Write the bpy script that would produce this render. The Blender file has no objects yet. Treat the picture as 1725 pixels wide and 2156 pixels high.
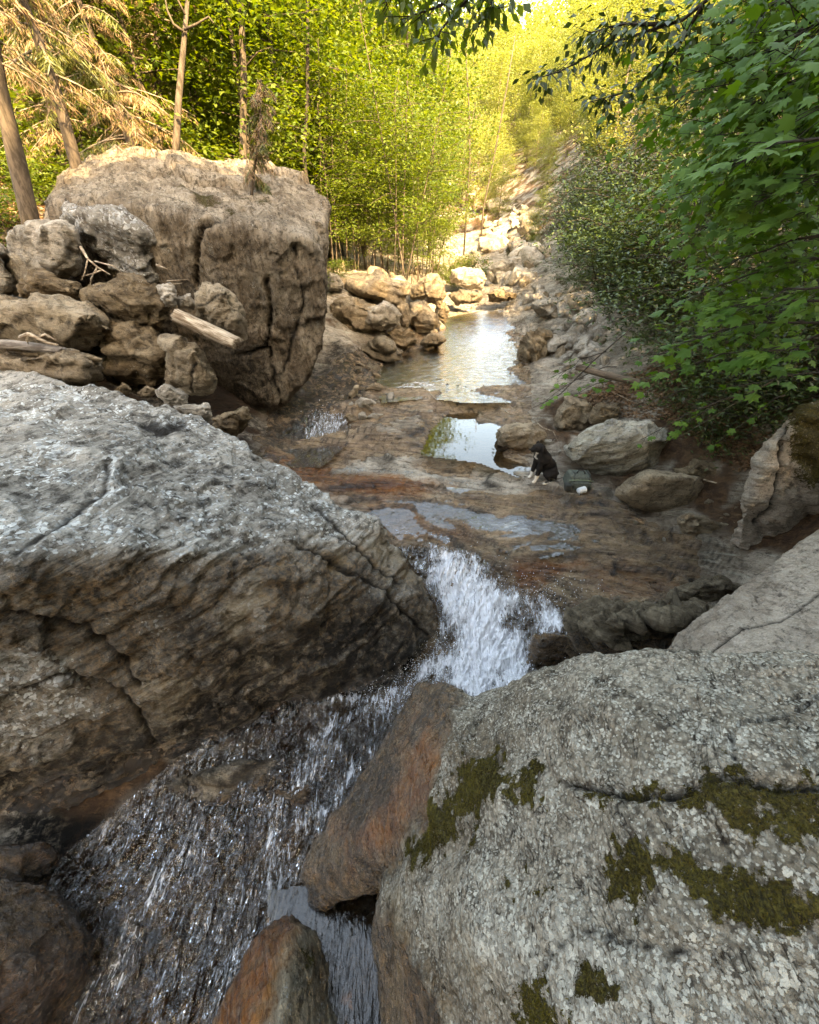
import bpy, bmesh, math, random
import numpy as np
from mathutils import Vector, Matrix

# ------------------------------------------------------------------ camera, world, sun, exposure
scene = bpy.context.scene
COL = scene.collection
CAMZ = 3.3
PITCH = math.radians(35.0)
FPX = 862.5
cam_data = bpy.data.cameras.new("camera")
cam = bpy.data.objects.new("camera", cam_data)
COL.objects.link(cam)
cam_data.sensor_fit = 'HORIZONTAL'
cam_data.angle = 2*math.atan(862.5/FPX)
cam.location = (0, 0, CAMZ)
cam.rotation_euler = (math.pi/2-PITCH, 0, 0)
cam_data.clip_start = 0.02
cam_data.clip_end = 1500
scene.camera = cam

SUN_EL = 39.0
SUN_AZ = 153.0      # compass style, degrees clockwise from +Y: the sun stands behind the viewer's right shoulder
world = bpy.data.worlds.new("World")
scene.world = world
world.use_nodes = True
wn = world.node_tree
bg = wn.nodes["Background"]
sky = wn.nodes.new("ShaderNodeTexSky")
sky.sky_type = 'NISHITA'
sky.sun_disc = False
sky.sun_elevation = math.radians(SUN_EL)
sky.sun_rotation = math.radians(SUN_AZ)
sky.air_density = 1.0
sky.dust_density = 2.0
wn.links.new(sky.outputs[0], bg.inputs[0])
bg.inputs[1].default_value = 0.15
sun_data = bpy.data.lights.new("sun", 'SUN')
sun = bpy.data.objects.new("sun", sun_data)
COL.objects.link(sun)
sun_data.energy = 2.7
sun_data.angle = math.radians(0.55)
sun_data.color = (1.0, 0.86, 0.66)
_az, _el = math.radians(SUN_AZ), math.radians(SUN_EL)
SUNV = Vector((math.sin(_az)*math.cos(_el), math.cos(_az)*math.cos(_el), math.sin(_el)))
sun.rotation_euler = SUNV.to_track_quat('Z', 'Y').to_euler()
sun.location = SUNV*40
scene.view_settings.view_transform = 'Standard'
scene.view_settings.look = 'None'
scene.view_settings.gamma = 1
scene.view_settings.use_curve_mapping = False
scene.view_settings.exposure = 3.75
scene.view_settings.use_white_balance = True
scene.view_settings.white_balance_temperature = 11000
scene.view_settings.white_balance_tint = 8
scene.cycles.max_bounces = 8
scene.cycles.transparent_max_bounces = 12
scene.cycles.caustics_reflective = False
scene.cycles.caustics_refractive = False
scene.cycles.use_denoising = True

rng = np.random.default_rng(7)
random.seed(7)

# ------------------------------------------------------------------ geometry of the view (to find where a thing stands)
CP, SP = math.cos(PITCH), math.sin(PITCH)
def ray(px, py):
    u = (px-862.5)/FPX; v = (1078-py)/FPX
    return np.array([u, CP+v*SP, -SP+v*CP])
def WZ(px, py, z):
    d = ray(px, py); t = (z-CAMZ)/d[2]
    return np.array([0, 0, CAMZ])+d*t
def WY(px, py, Y):
    d = ray(px, py)
    return np.array([0, 0, CAMZ])+d*(Y/d[1])
def proj(P):
    q = P-np.array([0, 0, CAMZ])
    dep = q[:, 1]*CP-q[:, 2]*SP
    up = q[:, 1]*SP+q[:, 2]*CP
    dd = np.where(dep > 0.05, dep, 0.05)
    return 862.5+FPX*q[:, 0]/dd, 1078-FPX*up/dd, dep

# ------------------------------------------------------------------ noise
_P = np.random.default_rng(3).permutation(256)
_P = np.concatenate([_P, _P, _P])
_G = np.random.default_rng(4).normal(size=(256, 3)); _G /= np.linalg.norm(_G, axis=1)[:, None]
def perlin(p):
    p = np.asarray(p, dtype=np.float64)
    i = np.floor(p).astype(np.int64); f = p-i
    w = f*f*f*(f*(f*6-15)+10)
    i &= 255
    out = np.zeros(len(p))
    for dx in (0, 1):
        wx = w[:, 0] if dx else 1-w[:, 0]
        a = _P[(i[:, 0]+dx) & 255]
        for dy in (0, 1):
            wy = w[:, 1] if dy else 1-w[:, 1]
            b = _P[(a+i[:, 1]+dy) & 255]
            for dz in (0, 1):
                wz = w[:, 2] if dz else 1-w[:, 2]
                g = _G[_P[(b+i[:, 2]+dz) & 255]]
                out += wx*wy*wz*(g[:, 0]*(f[:, 0]-dx)+g[:, 1]*(f[:, 1]-dy)+g[:, 2]*(f[:, 2]-dz))
    return out*1.4
def fbm(p, octv=4, gain=.5, lac=2.03):
    s = np.zeros(len(p)); a = 1.; q = np.array(p, dtype=float)
    for k in range(octv):
        s += a*perlin(q+k*17.3); q = q*lac; a *= gain
    return s
def ridged(p, octv=4, gain=.5):
    s = np.zeros(len(p)); a = 1.; q = np.array(p, dtype=float)
    for k in range(octv):
        s += a*(1-2*np.abs(perlin(q+k*9.1))); q = q*2.07; a *= gain
    return s
def facet(p, seed=0):
    """flat chips with random tilts meeting at sharp edges"""
    p = np.asarray(p, float)+seed*7.3; i0 = np.floor(p).astype(np.int64); best = np.full(len(p), 1e9); val = np.zeros(len(p))
    for dx in (-1, 0, 1):
        for dy in (-1, 0, 1):
            for dz in (-1, 0, 1):
                c_ = i0+[dx, dy, dz]; h = _P[(_P[(_P[c_[:, 0] & 255]+c_[:, 1]) & 255]+c_[:, 2]) & 255]
                q = p-(c_+.5+.48*_G[h]); dd = (q**2).sum(1); k = dd < best
                v = (q*_G[(h*7+13) & 255]).sum(1)+.35*_G[(h*3+5) & 255][:, 0]
                best[k] = dd[k]; val[k] = v[k]
    return val
def sstep(a, b, x):
    t = np.clip((x-a)/(b-a), 0, 1); return t*t*(3-2*t)
def frame(n):
    n = Vector(n).normalized()
    a = n.orthogonal().normalized(); b = n.cross(a)
    return np.array([a, b, n])
def poly_sd(px, py, poly):
    """signed distance in photo pixels to a polygon (negative inside)"""
    poly = np.array(poly, float)
    d = np.full(len(px), 1e18); inside = np.zeros(len(px), bool)
    n = len(poly)
    for k in range(n):
        a = poly[k]; b = poly[(k+1) % n]
        e = b-a; L = max((e**2).sum(), 1e-9)
        t = np.clip(((px-a[0])*e[0]+(py-a[1])*e[1])/L, 0, 1)
        d = np.minimum(d, (px-a[0]-t*e[0])**2+(py-a[1]-t*e[1])**2)
        c = (a[1] > py) != (b[1] > py)
        with np.errstate(divide='ignore', invalid='ignore'):
            xi = a[0]+(py-a[1])*e[0]/(e[1] if e[1] != 0 else 1e-9)
        inside ^= c & (px < xi)
    d = np.sqrt(d)
    return np.where(inside, -d, d)
def line_d(px, py, line):
    d = np.full(len(px), 1e18)
    for k in range(len(line)-1):
        a = np.array(line[k], float); b = np.array(line[k+1], float)
        e = b-a; L = max((e**2).sum(), 1e-9)
        t = np.clip(((px-a[0])*e[0]+(py-a[1])*e[1])/L, 0, 1)
        d = np.minimum(d, (px-a[0]-t*e[0])**2+(py-a[1]-t*e[1])**2)
    return np.sqrt(d)

# ------------------------------------------------------------------ materials
class NT:
    def __init__(s, name):
        s.m = bpy.data.materials.new(name); s.m.use_nodes = True
        s.t = s.m.node_tree; s.t.nodes.clear()
        s.out = s.t.nodes.new("ShaderNodeOutputMaterial")
    def n(s, typ, ins=None, **kw):
        x = s.t.nodes.new("ShaderNode"+typ)
        for k, v in kw.items(): setattr(x, k, v)
        for k, v in (ins or {}).items(): s.set(x.inputs[k], v)
        return x
    def set(s, sock, v):
        if isinstance(v, bpy.types.NodeSocket): s.t.links.new(v, sock)
        elif isinstance(v, bpy.types.Node): s.t.links.new(v.outputs[0], sock)
        else:
            if isinstance(v, (tuple, list)) and len(v) == 3 and sock.type == 'RGBA': v = (*v, 1)
            sock.default_value = v
    def math(s, op, a, b=0.0, clamp=False):
        x = s.n("Math", operation=op, use_clamp=clamp); s.set(x.inputs[0], a); s.set(x.inputs[1], b); return x.outputs[0]
    def mix(s, f, a, b, mode='MIX'):
        x = s.n("Mix", data_type='RGBA', blend_type=mode)
        s.set(x.inputs[0], f); s.set(x.inputs[6], a); s.set(x.inputs[7], b); return x.outputs[2]
    def noise(s, vec, scale, detail=4, rough=.6, dist=0.0):
        x = s.n("TexNoise"); s.set(x.inputs['Vector'], vec)
        x.inputs['Scale'].default_value = scale; x.inputs['Detail'].default_value = detail
        x.inputs['Roughness'].default_value = rough; x.inputs['Distortion'].default_value = dist
        return x.outputs[0]
    def vor(s, vec, scale, feature='F1', rnd=1.0):
        x = s.n("TexVoronoi", feature=feature); s.set(x.inputs['Vector'], vec)
        x.inputs['Scale'].default_value = scale; x.inputs['Randomness'].default_value = rnd
        return x
    def ramp(s, f, a, b, lo=0.0, hi=1.0):
        x = s.n("MapRange", interpolation_type='SMOOTHSTEP'); s.set(x.inputs[0], f)
        x.inputs[1].default_value = a; x.inputs[2].default_value = b
        x.inputs[3].default_value = lo; x.inputs[4].default_value = hi
        return x.outputs[0]
    def attr(s, name):
        x = s.n("Attribute", attribute_name=name); return x.outputs['Fac']
    def done(s, shader):
        s.t.links.new(shader, s.out.inputs[0]); return s.m

def rock_mat(name, c1, c2, c3, lich=(.42, .44, .42), lich_amt=0.0, lich_scale=9, lich_cell=4.5, fol=(0.2, 0.1, 1), fol_scale=3.2, fol_k=7,
             fol_amt=.6, grain=70, bump=.5, rough=.85, dark=(.03, .024, .018), sizem=1.0, spots=0, dk=.7):
    t = NT(name)
    tc = t.n("TexCoord"); oi = t.n("ObjectInfo")
    off = t.n("VectorMath", operation='SCALE'); t.set(off.inputs[0], (13.1, 7.7, 5.3)); t.set(off.inputs['Scale'], t.math('MULTIPLY', oi.outputs['Random'], 7.0))
    add = t.n("VectorMath", operation='ADD'); t.set(add.inputs[0], tc.outputs['Object']); t.set(add.inputs[1], off.outputs[0])
    P = add.outputs[0]
    R = Vector(fol).normalized().to_track_quat('Z', 'Y').inverted().to_euler()
    mp = t.n("Mapping"); t.set(mp.inputs[0], P); mp.inputs['Rotation'].default_value = R
    mp2 = t.n("Mapping"); t.set(mp2.inputs[0], mp.outputs[0]); mp2.inputs['Scale'].default_value = (1, 1, fol_k)
    big = t.noise(P, 1.1*sizem, 5, .65, .5)
    col = t.mix(t.ramp(big, .40, .60), tuple(x*.78 for x in c1), c2)
    f1 = t.noise(mp2.outputs[0], fol_scale*sizem, 7, .68, 1.2)
    f2 = t.noise(mp2.outputs[0], fol_scale*3.3*sizem, 5, .7, .6)
    med = t.noise(P, 9*sizem, 6, .75, .3)
    col = t.mix(t.math('MULTIPLY', t.ramp(f1, .5, .68), fol_amt), col, c3)
    col = t.mix(t.math('MULTIPLY', t.ramp(f2, .56, .72), fol_amt*.7), col, dark)
    col = t.mix(t.math('MULTIPLY', t.ramp(med, .50, .62), dk), col, dark)
    pale = tuple(min(.6, max(x, y)*1.35) for x, y in zip(c1, c2))
    col = t.mix(t.math('MULTIPLY', t.ramp(t.math('SUBTRACT', 1.0, f1), .54, .7), fol_amt*.6), col, pale)
    f3 = t.noise(mp2.outputs[0], fol_scale*.9*sizem, 4, .6, 2.0)
    ln = t.ramp(t.math('ABSOLUTE', t.math('SUBTRACT', f3, .5)), .0, .012, 1, 0)
    ln = t.math('MULTIPLY', ln, t.ramp(med, .42, .55))
    col = t.mix(t.math('MULTIPLY', ln, .8), col, dark)
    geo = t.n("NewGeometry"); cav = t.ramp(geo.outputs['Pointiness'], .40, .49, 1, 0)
    col = t.mix(t.math('MULTIPLY', cav, .45), col, dark)  # crevice dirt doubling as painted crease shade where relief looks weak
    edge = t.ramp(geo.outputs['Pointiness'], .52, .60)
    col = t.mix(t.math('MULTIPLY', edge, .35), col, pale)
    gr = t.noise(P, grain*sizem, 3, .7)
    if spots:
        sv = t.vor(P, spots); sp = t.ramp(sv.outputs['Distance'], .30, .48, 1, 0)
        sp = t.math('MULTIPLY', sp, t.ramp(sv.outputs['Color'], .25, .8)); sp = t.math('MULTIPLY', sp, t.ramp(gr, .3, .5, .5, 1))
        col = t.mix(t.math('MULTIPLY', sp, .8), col, tuple(min(.62, x*1.15) for x in lich))
        ds = t.vor(P, spots*.8); col = t.mix(t.math('MULTIPLY', t.ramp(ds.outputs['Distance'], .45, .7), .55), col, dark)
    col = t.mix(t.ramp(gr, .3, .75, 0, .5), col, t.mix(1.0, col, (.35, .33, .3), 'MULTIPLY'))
    # crust lichen: patches of small pale rosettes
    la = t.math('ADD', t.attr('lichen'), lich_amt)
    l1 = t.noise(P, lich_scale*sizem*.55, 6, .8, .4)
    lw = t.n('VectorMath', operation='ADD'); t.set(lw.inputs[0], P); lnz = t.n('TexNoise'); t.set(lnz.inputs['Vector'], P); lnz.inputs['Scale'].default_value = lich_scale*4; lnz.inputs['Detail'].default_value = 3
    lsc = t.n('VectorMath', operation='SCALE'); t.set(lsc.inputs[0], lnz.outputs['Color']); lsc.inputs['Scale'].default_value = .35/lich_scale; t.set(lw.inputs[1], lsc.outputs[0])
    lv = t.vor(lw.outputs[0], lich_scale*lich_cell*sizem)
    lm = t.math('ADD', l1, t.math('MULTIPLY', t.math('SUBTRACT', .42, lv.outputs['Distance']), .42))
    thr = t.math('SUBTRACT', .74, t.math('MULTIPLY', la, .30))
    lmask = t.ramp(t.math('SUBTRACT', lm, thr), -.015, .03)
    lc = t.mix(t.ramp(lv.outputs['Color'], .1, .9), tuple(x*.5 for x in lich), lich)
    lmask = t.math('MULTIPLY', lmask, t.ramp(la, .0, .15))
    col = t.mix(lmask, col, lc)
    # stains, growth and painted shade with a place of their own
    od = t.attr('orange'); col = t.mix(t.math('MULTIPLY', od, t.ramp(med, .25, .6, .35, 1)), col, t.mix(t.ramp(f1, .4, .65), (.30, .125, .035), (.11, .042, .016)))
    br = t.attr('brown'); bn = t.noise(P, 16*sizem, 8, .82, .5)
    bcol = t.mix(t.ramp(bn, .42, .56), (.17, .10, .042), (.015, .009, .005))
    bcol = t.mix(t.ramp(big, .5, .7), bcol, (.19, .14, .075))
    col = t.mix(t.math('MULTIPLY', br, t.ramp(l1, .3, .62, 1.0, .6)), col, bcol)
    so = t.attr('soil'); sc = t.mix(t.ramp(med, .4, .6), (.06, .032, .018), (.13, .075, .04))
    col = t.mix(so, col, sc)
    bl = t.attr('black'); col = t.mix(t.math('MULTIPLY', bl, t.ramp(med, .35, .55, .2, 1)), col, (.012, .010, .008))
    mo = t.attr('moss'); mc = t.mix(t.ramp(gr, .35, .65), (.026, .021, .006), (.09, .072, .014))
    mn = t.noise(P, 38*sizem, 6, .8)
    mmask = t.ramp(t.math('ADD', t.math('ADD', mo, t.math('MULTIPLY', t.math('SUBTRACT', med, .5), 1.6)), t.math('MULTIPLY', t.math('SUBTRACT', mn, .5), 3.6)), .50, .66)
    mmask = t.math('MULTIPLY', mmask, t.ramp(mo, 0, .1))
    col = t.mix(mmask, col, mc)
    cr = t.attr('crack'); col = t.mix(cr, col, (.012, .01, .008))
    we = t.attr('wet')
    wm = t.ramp(t.math('ADD', we, t.math('MULTIPLY', t.math('SUBTRACT', big, .5), .8)), .3, .7)
    wm = t.math('MULTIPLY', wm, t.ramp(we, 0, .1))
    col = t.mix(wm, col, t.mix(1.0, col, (.72, .57, .43), 'MULTIPLY'))
    rg = t.math('SUBTRACT', rough, t.math('MULTIPLY', wm, rough-.12))
    h = t.math('ADD', t.math('MULTIPLY', f1, .9), t.math('MULTIPLY', med, .7))
    h = t.math('ADD', h, t.math('MULTIPLY', f2, .45))
    h = t.math('ADD', h, t.math('MULTIPLY', gr, .16))
    h = t.math('SUBTRACT', h, t.math('MULTIPLY', ln, .35))
    h = t.math('ADD', h, t.math('MULTIPLY', lmask, .12))
    h = t.math('ADD', h, t.math('MULTIPLY', mmask, .25))
    bp = t.n("Bump"); bp.inputs['Strength'].default_value = 1.0; bp.inputs['Distance'].default_value = bump*.11/sizem; t.set(bp.inputs['Height'], h)
    bs = t.n("BsdfPrincipled", {'Base Color': col, 'Roughness': rg, 'Normal': bp.outputs[0]})
    t.set(bs.inputs['Specular IOR Level'], t.math('ADD', .25, t.math('MULTIPLY', wm, .75)))
    return t.done(bs.outputs[0])

M = {}
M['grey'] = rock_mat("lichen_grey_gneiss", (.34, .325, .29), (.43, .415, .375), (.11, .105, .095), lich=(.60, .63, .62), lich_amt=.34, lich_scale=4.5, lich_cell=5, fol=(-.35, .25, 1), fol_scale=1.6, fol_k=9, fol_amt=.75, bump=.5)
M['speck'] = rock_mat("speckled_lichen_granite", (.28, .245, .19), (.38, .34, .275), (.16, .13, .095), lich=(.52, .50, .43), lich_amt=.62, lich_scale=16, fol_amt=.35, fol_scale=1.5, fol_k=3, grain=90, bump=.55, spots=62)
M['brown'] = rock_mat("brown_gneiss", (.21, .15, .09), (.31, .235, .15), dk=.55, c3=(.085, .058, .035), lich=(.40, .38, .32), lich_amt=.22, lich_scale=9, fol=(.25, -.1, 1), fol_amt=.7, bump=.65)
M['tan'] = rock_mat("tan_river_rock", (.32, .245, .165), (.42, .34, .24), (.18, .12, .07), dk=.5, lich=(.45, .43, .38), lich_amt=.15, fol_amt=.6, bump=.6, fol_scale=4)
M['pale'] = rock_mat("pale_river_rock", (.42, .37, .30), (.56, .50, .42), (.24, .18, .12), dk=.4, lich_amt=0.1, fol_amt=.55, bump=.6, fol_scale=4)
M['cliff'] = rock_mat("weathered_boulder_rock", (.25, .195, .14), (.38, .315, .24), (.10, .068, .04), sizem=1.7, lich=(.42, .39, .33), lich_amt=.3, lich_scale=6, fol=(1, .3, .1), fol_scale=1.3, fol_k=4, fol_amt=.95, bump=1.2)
M['pink'] = rock_mat("pinkish_granite", (.42, .35, .285), (.54, .47, .395), (.22, .16, .12), dk=.35, lich=(.42, .40, .35), lich_amt=.2, lich_scale=12, fol_amt=.5, fol_k=5, fol=(.2, .6, 1))
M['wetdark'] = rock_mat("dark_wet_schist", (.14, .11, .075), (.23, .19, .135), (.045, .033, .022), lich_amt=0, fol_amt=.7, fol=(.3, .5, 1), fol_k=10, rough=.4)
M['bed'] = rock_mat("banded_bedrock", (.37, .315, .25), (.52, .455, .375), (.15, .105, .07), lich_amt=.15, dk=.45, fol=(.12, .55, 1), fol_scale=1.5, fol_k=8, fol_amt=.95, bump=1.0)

def simple_mat(name, c, rough=.7, c2=None, scale=8, bump=0, stretch=(1, 1, 1), spec=.3):
    t = NT(name); tc = t.n("TexCoord"); mp = t.n("Mapping"); t.set(mp.inputs[0], tc.outputs['Object']); mp.inputs['Scale'].default_value = stretch
    nz = t.noise(mp.outputs[0], scale, 6, .7, .3)
    col = t.mix(t.ramp(nz, .38, .62), c, c2 or tuple(x*.6 for x in c))
    bs = t.n("BsdfPrincipled", {'Base Color': col, 'Roughness': rough, 'Specular IOR Level': spec})
    if bump:
        bp = t.n("Bump"); bp.inputs['Strength'].default_value = bump; bp.inputs['Distance'].default_value = .02; t.set(bp.inputs['Height'], nz)
        t.set(bs.inputs['Normal'], bp.outputs[0])
    return t.done(bs.outputs[0])

def leaf_mat(name, c1, c2, trans=.45, rough=.45, tc_boost=1.6, spec=.4):
    t = NT(name)
    tint = t.attr('tint')
    geo = t.n("NewGeometry")
    nz = t.noise(geo.outputs['Position'], .5, 3, .6)
    f = t.math('ADD', t.math('MULTIPLY', tint, .6), t.math('MULTIPLY', nz, .55), True)
    col = t.mix(t.ramp(f, .2, .85), c1, c2)
    tcol = t.mix(1.0, col, (tc_boost, tc_boost*.95, .55), 'MULTIPLY')
    bs = t.n("BsdfPrincipled", {'Base Color': col, 'Roughness': rough, 'Specular IOR Level': spec})
    tr = t.n("BsdfTranslucent", {'Color': tcol})
    ms = t.n("MixShader"); ms.inputs[0].default_value = trans
    t.set(ms.inputs[1], bs.outputs[0]); t.set(ms.inputs[2], tr.outputs[0])
    return t.done(ms.outputs[0])
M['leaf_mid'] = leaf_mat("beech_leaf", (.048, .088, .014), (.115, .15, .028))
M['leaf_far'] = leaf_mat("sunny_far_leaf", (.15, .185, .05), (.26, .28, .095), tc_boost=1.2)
M['leaf_dark'] = leaf_mat("laurel_leaf", (.02, .038, .009), (.05, .08, .018), trans=.2, rough=.4, spec=.4)
M['leaf_maple'] = leaf_mat("maple_leaf", (.04, .105, .015), (.085, .17, .026), trans=.32, rough=.55, spec=.22)
M['needle_green'] = leaf_mat("spruce_needle", (.05, .065, .015), (.12, .12, .03), trans=.2)
M['needle_dead'] = leaf_mat("dead_spruce_twig", (.17, .10, .055), (.31, .20, .11), trans=.15, tc_boost=1.0)
M['litter'] = leaf_mat("fallen_leaf", (.10, .05, .025), (.26, .15, .08), trans=.1, tc_boost=1.0)
M['bark'] = simple_mat("grey_brown_bark", (.10, .075, .055), .9, (.04, .03, .02), 14, .6, (1, 1, .25))
M['bark_pale'] = simple_mat("pale_birch_bark", (.24, .19, .14), .8, (.11, .08, .055), 10, .5, (1, 1, .5))
M['bark_dark'] = simple_mat("dark_twig_bark", (.045, .034, .025), .9, (.025, .02, .015), 14, .4)
M['wood'] = simple_mat("weathered_driftwood", (.36, .29, .21), .8, (.14, .10, .065), 18, .9, (1, 1, 1))
M['wood_grey'] = simple_mat("grey_dead_wood", (.20, .18, .16), .85, (.07, .06, .05), 18, .8)

# ------------------------------------------------------------------ mesh helpers
def mesh_np(name, V, F, mat, attrs=None, smooth=True):
    """V (n,3), F (m,k) all faces of one size k"""
    me = bpy.data.meshes.new(name)
    V = np.asarray(V, np.float32); F = np.asarray(F, np.int32)
    me.vertices.add(len(V)); me.vertices.foreach_set('co', V.ravel())
    m, k = F.shape
    me.loops.add(m*k); me.loops.foreach_set('vertex_index', F.ravel())
    me.polygons.add(m); me.polygons.foreach_set('loop_start', np.arange(0, m*k, k, dtype=np.int32))
    me.polygons.foreach_set('loop_total', np.full(m, k, np.int32))
    if smooth: me.polygons.foreach_set('use_smooth', np.ones(m, bool))
    for a, v in (attrs or {}).items():
        at = me.attributes.new(a, 'FLOAT', 'POINT'); at.data.foreach_set('value', np.asarray(v, np.float32))
    me.update(calc_edges=True)
    me.materials.append(mat)
    return me
def tag(o, label=None, cat=None, group=None, kind=None):
    if label: o['label'] = label
    if cat: o['category'] = cat
    if group: o['group'] = group
    if kind: o['kind'] = kind
    return o
def link(name, me, parent=None, loc=None):
    o = bpy.data.objects.new(name, me); COL.objects.link(o)
    if loc is not None: o.location = loc
    if parent is not None: o.parent = parent
    return o
def empty(name, loc):
    o = bpy.data.objects.new(name, None); COL.objects.link(o); o.location = loc; o.empty_display_size = .2
    return o

class MB:
    """collects tubes and quads into one mesh"""
    def __init__(s): s.v = []; s.f = []; s.n = 0
    def add(s, V, F):
        s.v.append(np.asarray(V, float)); s.f += [tuple(i+s.n for i in f) for f in F]; s.n += len(V)
    def tube(s, pts, rad, k=6, cap=True, knob=0.0, twist=0.0):
        pts = np.asarray(pts, float); n = len(pts)
        if np.isscalar(rad): rad = [rad]*n
        ref = np.array([.3, .9, .2])
        V = []
        for i in range(n):
            t = pts[min(i+1, n-1)]-pts[max(i-1, 0)]; t = t/(np.linalg.norm(t)+1e-9)
            a = np.cross(t, ref); a /= np.linalg.norm(a)+1e-9; b = np.cross(t, a)
            for j in range(k):
                q = 2*math.pi*j/k+twist*i
                r = rad[i]*(1+(random.uniform(-knob, knob) if knob else 0))
                V.append(pts[i]+a*math.cos(q)*r+b*math.sin(q)*r)
        F = [(i*k+j, i*k+(j+1) % k, (i+1)*k+(j+1) % k, (i+1)*k+j) for i in range(n-1) for j in range(k)]
        if cap: F += [tuple(range(k))[::-1], tuple((n-1)*k+j for j in range(k))]
        s.add(V, F)
    def mesh(s, name, mat, smooth=True):
        me = bpy.data.meshes.new(name)
        V = np.concatenate(s.v) if s.v else np.zeros((0, 3))
        me.from_pydata(V.tolist(), [], s.f)
        if smooth: me.polygons.foreach_set('use_smooth', np.ones(len(me.polygons), bool))
        me.materials.append(mat); me.update()
        return me
    def build(s, name, mat, parent=None, loc=None, smooth=True):
        return link(name, s.mesh(name, mat, smooth), parent, loc)

def remesh(hulls, vox, smooth_it=8):
    bm = bmesh.new()
    for H in hulls:
        b2 = bmesh.new()
        for p in H: b2.verts.new(p)
        r = bmesh.ops.convex_hull(b2, input=b2.verts)
        bmesh.ops.delete(b2, geom=list({g for g in r['geom_interior'] if isinstance(g, bmesh.types.BMVert)}), context='VERTS')
        tmp = bpy.data.meshes.new("t"); b2.to_mesh(tmp); b2.free(); bm.from_mesh(tmp); bpy.data.meshes.remove(tmp)
    me = bpy.data.meshes.new("t"); bm.to_mesh(me); bm.free()
    o = bpy.data.objects.new("t", me); COL.objects.link(o)
    r = o.modifiers.new("r", 'REMESH'); r.mode = 'VOXEL'; r.voxel_size = vox; r.adaptivity = 0
    if smooth_it:
        s = o.modifiers.new("s", 'SMOOTH'); s.factor = .5; s.iterations = smooth_it
    dg = bpy.context.evaluated_depsgraph_get(); dg.update()
    ev = o.evaluated_get(dg); m2 = ev.to_mesh()
    V = np.empty(len(m2.vertices)*3, np.float32); m2.vertices.foreach_get('co', V); V = V.reshape(-1, 3).astype(float)
    nl = len(m2.loops); L = np.empty(nl, np.int32); m2.loops.foreach_get('vertex_index', L)
    nf = len(m2.polygons); tot = np.empty(nf, np.int32); m2.polygons.foreach_get('loop_total', tot)
    st = np.empty(nf, np.int32); m2.polygons.foreach_get('loop_start', st)
    quads = st[tot == 4][:, None]+np.arange(4)[None]
    F = L[quads]
    if (tot != 4).any():
        tris = st[tot == 3][:, None]+np.array([0, 1, 2, 2])[None]
        F = np.concatenate([F, L[tris]]) if False else F
    ev.to_mesh_clear(); bpy.data.objects.remove(o); bpy.data.meshes.remove(me)
    return V, F
def vnormals(V, F):
    n = np.cross(V[F[:, 2]]-V[F[:, 0]], V[F[:, 3]]-V[F[:, 1]])
    N = np.zeros_like(V)
    for k in range(4): np.add.at(N, F[:, k], n)
    return N/(np.linalg.norm(N, axis=1)[:, None]+1e-12)

def stepf(s, sharp=.25):
    i = np.floor(s); f = s-i
    return i+np.clip((f-.5)/sharp+.5, 0, 1)

def make_rock(name, label, hulls, vox, mat, cat="rock", group=None, size=1.0, lump=.06, lump_f=1.6, strata=None, fine=.012, fine_f=12,
              smooth=8, facets=(), cracks=(), paint=None, seed=0, parent=None, kind=None):
    V, F = remesh(hulls, vox, smooth)
    N = vnormals(V, F)
    o3 = np.array([seed*3.7, seed*1.9, seed*5.1])
    d = lump*size*fbm(V*(lump_f/size)+o3, 3)
    if strata:
        n, fr, amp = strata
        A = frame(n); q = V@A.T
        w = fbm(V*(.8/size)+o3+9, 3)*.35*size
        s = (q[:, 2]+w)*fr
        st = perlin(np.stack([q[:, 0]*.5*fr*.2, q[:, 1]*.5*fr*.2, s], 1)+o3)
        st += .5*perlin(np.stack([q[:, 0]*fr*.3, q[:, 1]*fr*.3, s*2.6], 1)+o3+5)
        d += amp*stepf(st*2.2, .45)*.5+amp*st*.5
    d += fine*ridged(V*fine_f/size+o3+3, 3, .55)*.5+fine*fbm(V*fine_f*2.3/size+o3, 3)*.6
    for (ff, fa) in facets:
        d += fa*facet((V+.12/ff*np.stack([fbm(V*ff*.7+o3, 2), fbm(V*ff*.7+9, 2), 0*d], 1))*ff, seed)
    attrs = {}
    px, py, dep = proj(V)
    face = (N*(np.array([0, 0, CAMZ])-V)).sum(1) > 0
    if cracks:
        ck = np.zeros(len(V))
        wob = 9*fbm(V*3.1+2, 3)
        for line, wpx, depth in cracks:
            dd = line_d(px+wob, py-wob*.6, line)
            m = np.exp(-(dd/wpx)**2)*face
            d -= depth*m; ck = np.maximum(ck, m**2)
        attrs['crack'] = ck
    V = V+N*d[:, None]
    if paint:
        nz = fbm(V*2.2+4, 4); nz2 = fbm(V*7+4, 4)
        for a, v in paint(V, N, px, py, face, nz, nz2).items():
            attrs[a] = np.clip(v, 0, 1)
    c = np.array([V[:, 0].mean(), V[:, 1].mean(), V[:, 2].min()])
    me = mesh_np(name, V-c, F, mat, attrs)
    o = link(name, me, parent, c)
    if parent is None: tag(o, label, cat, group, kind)
    return o

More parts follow.
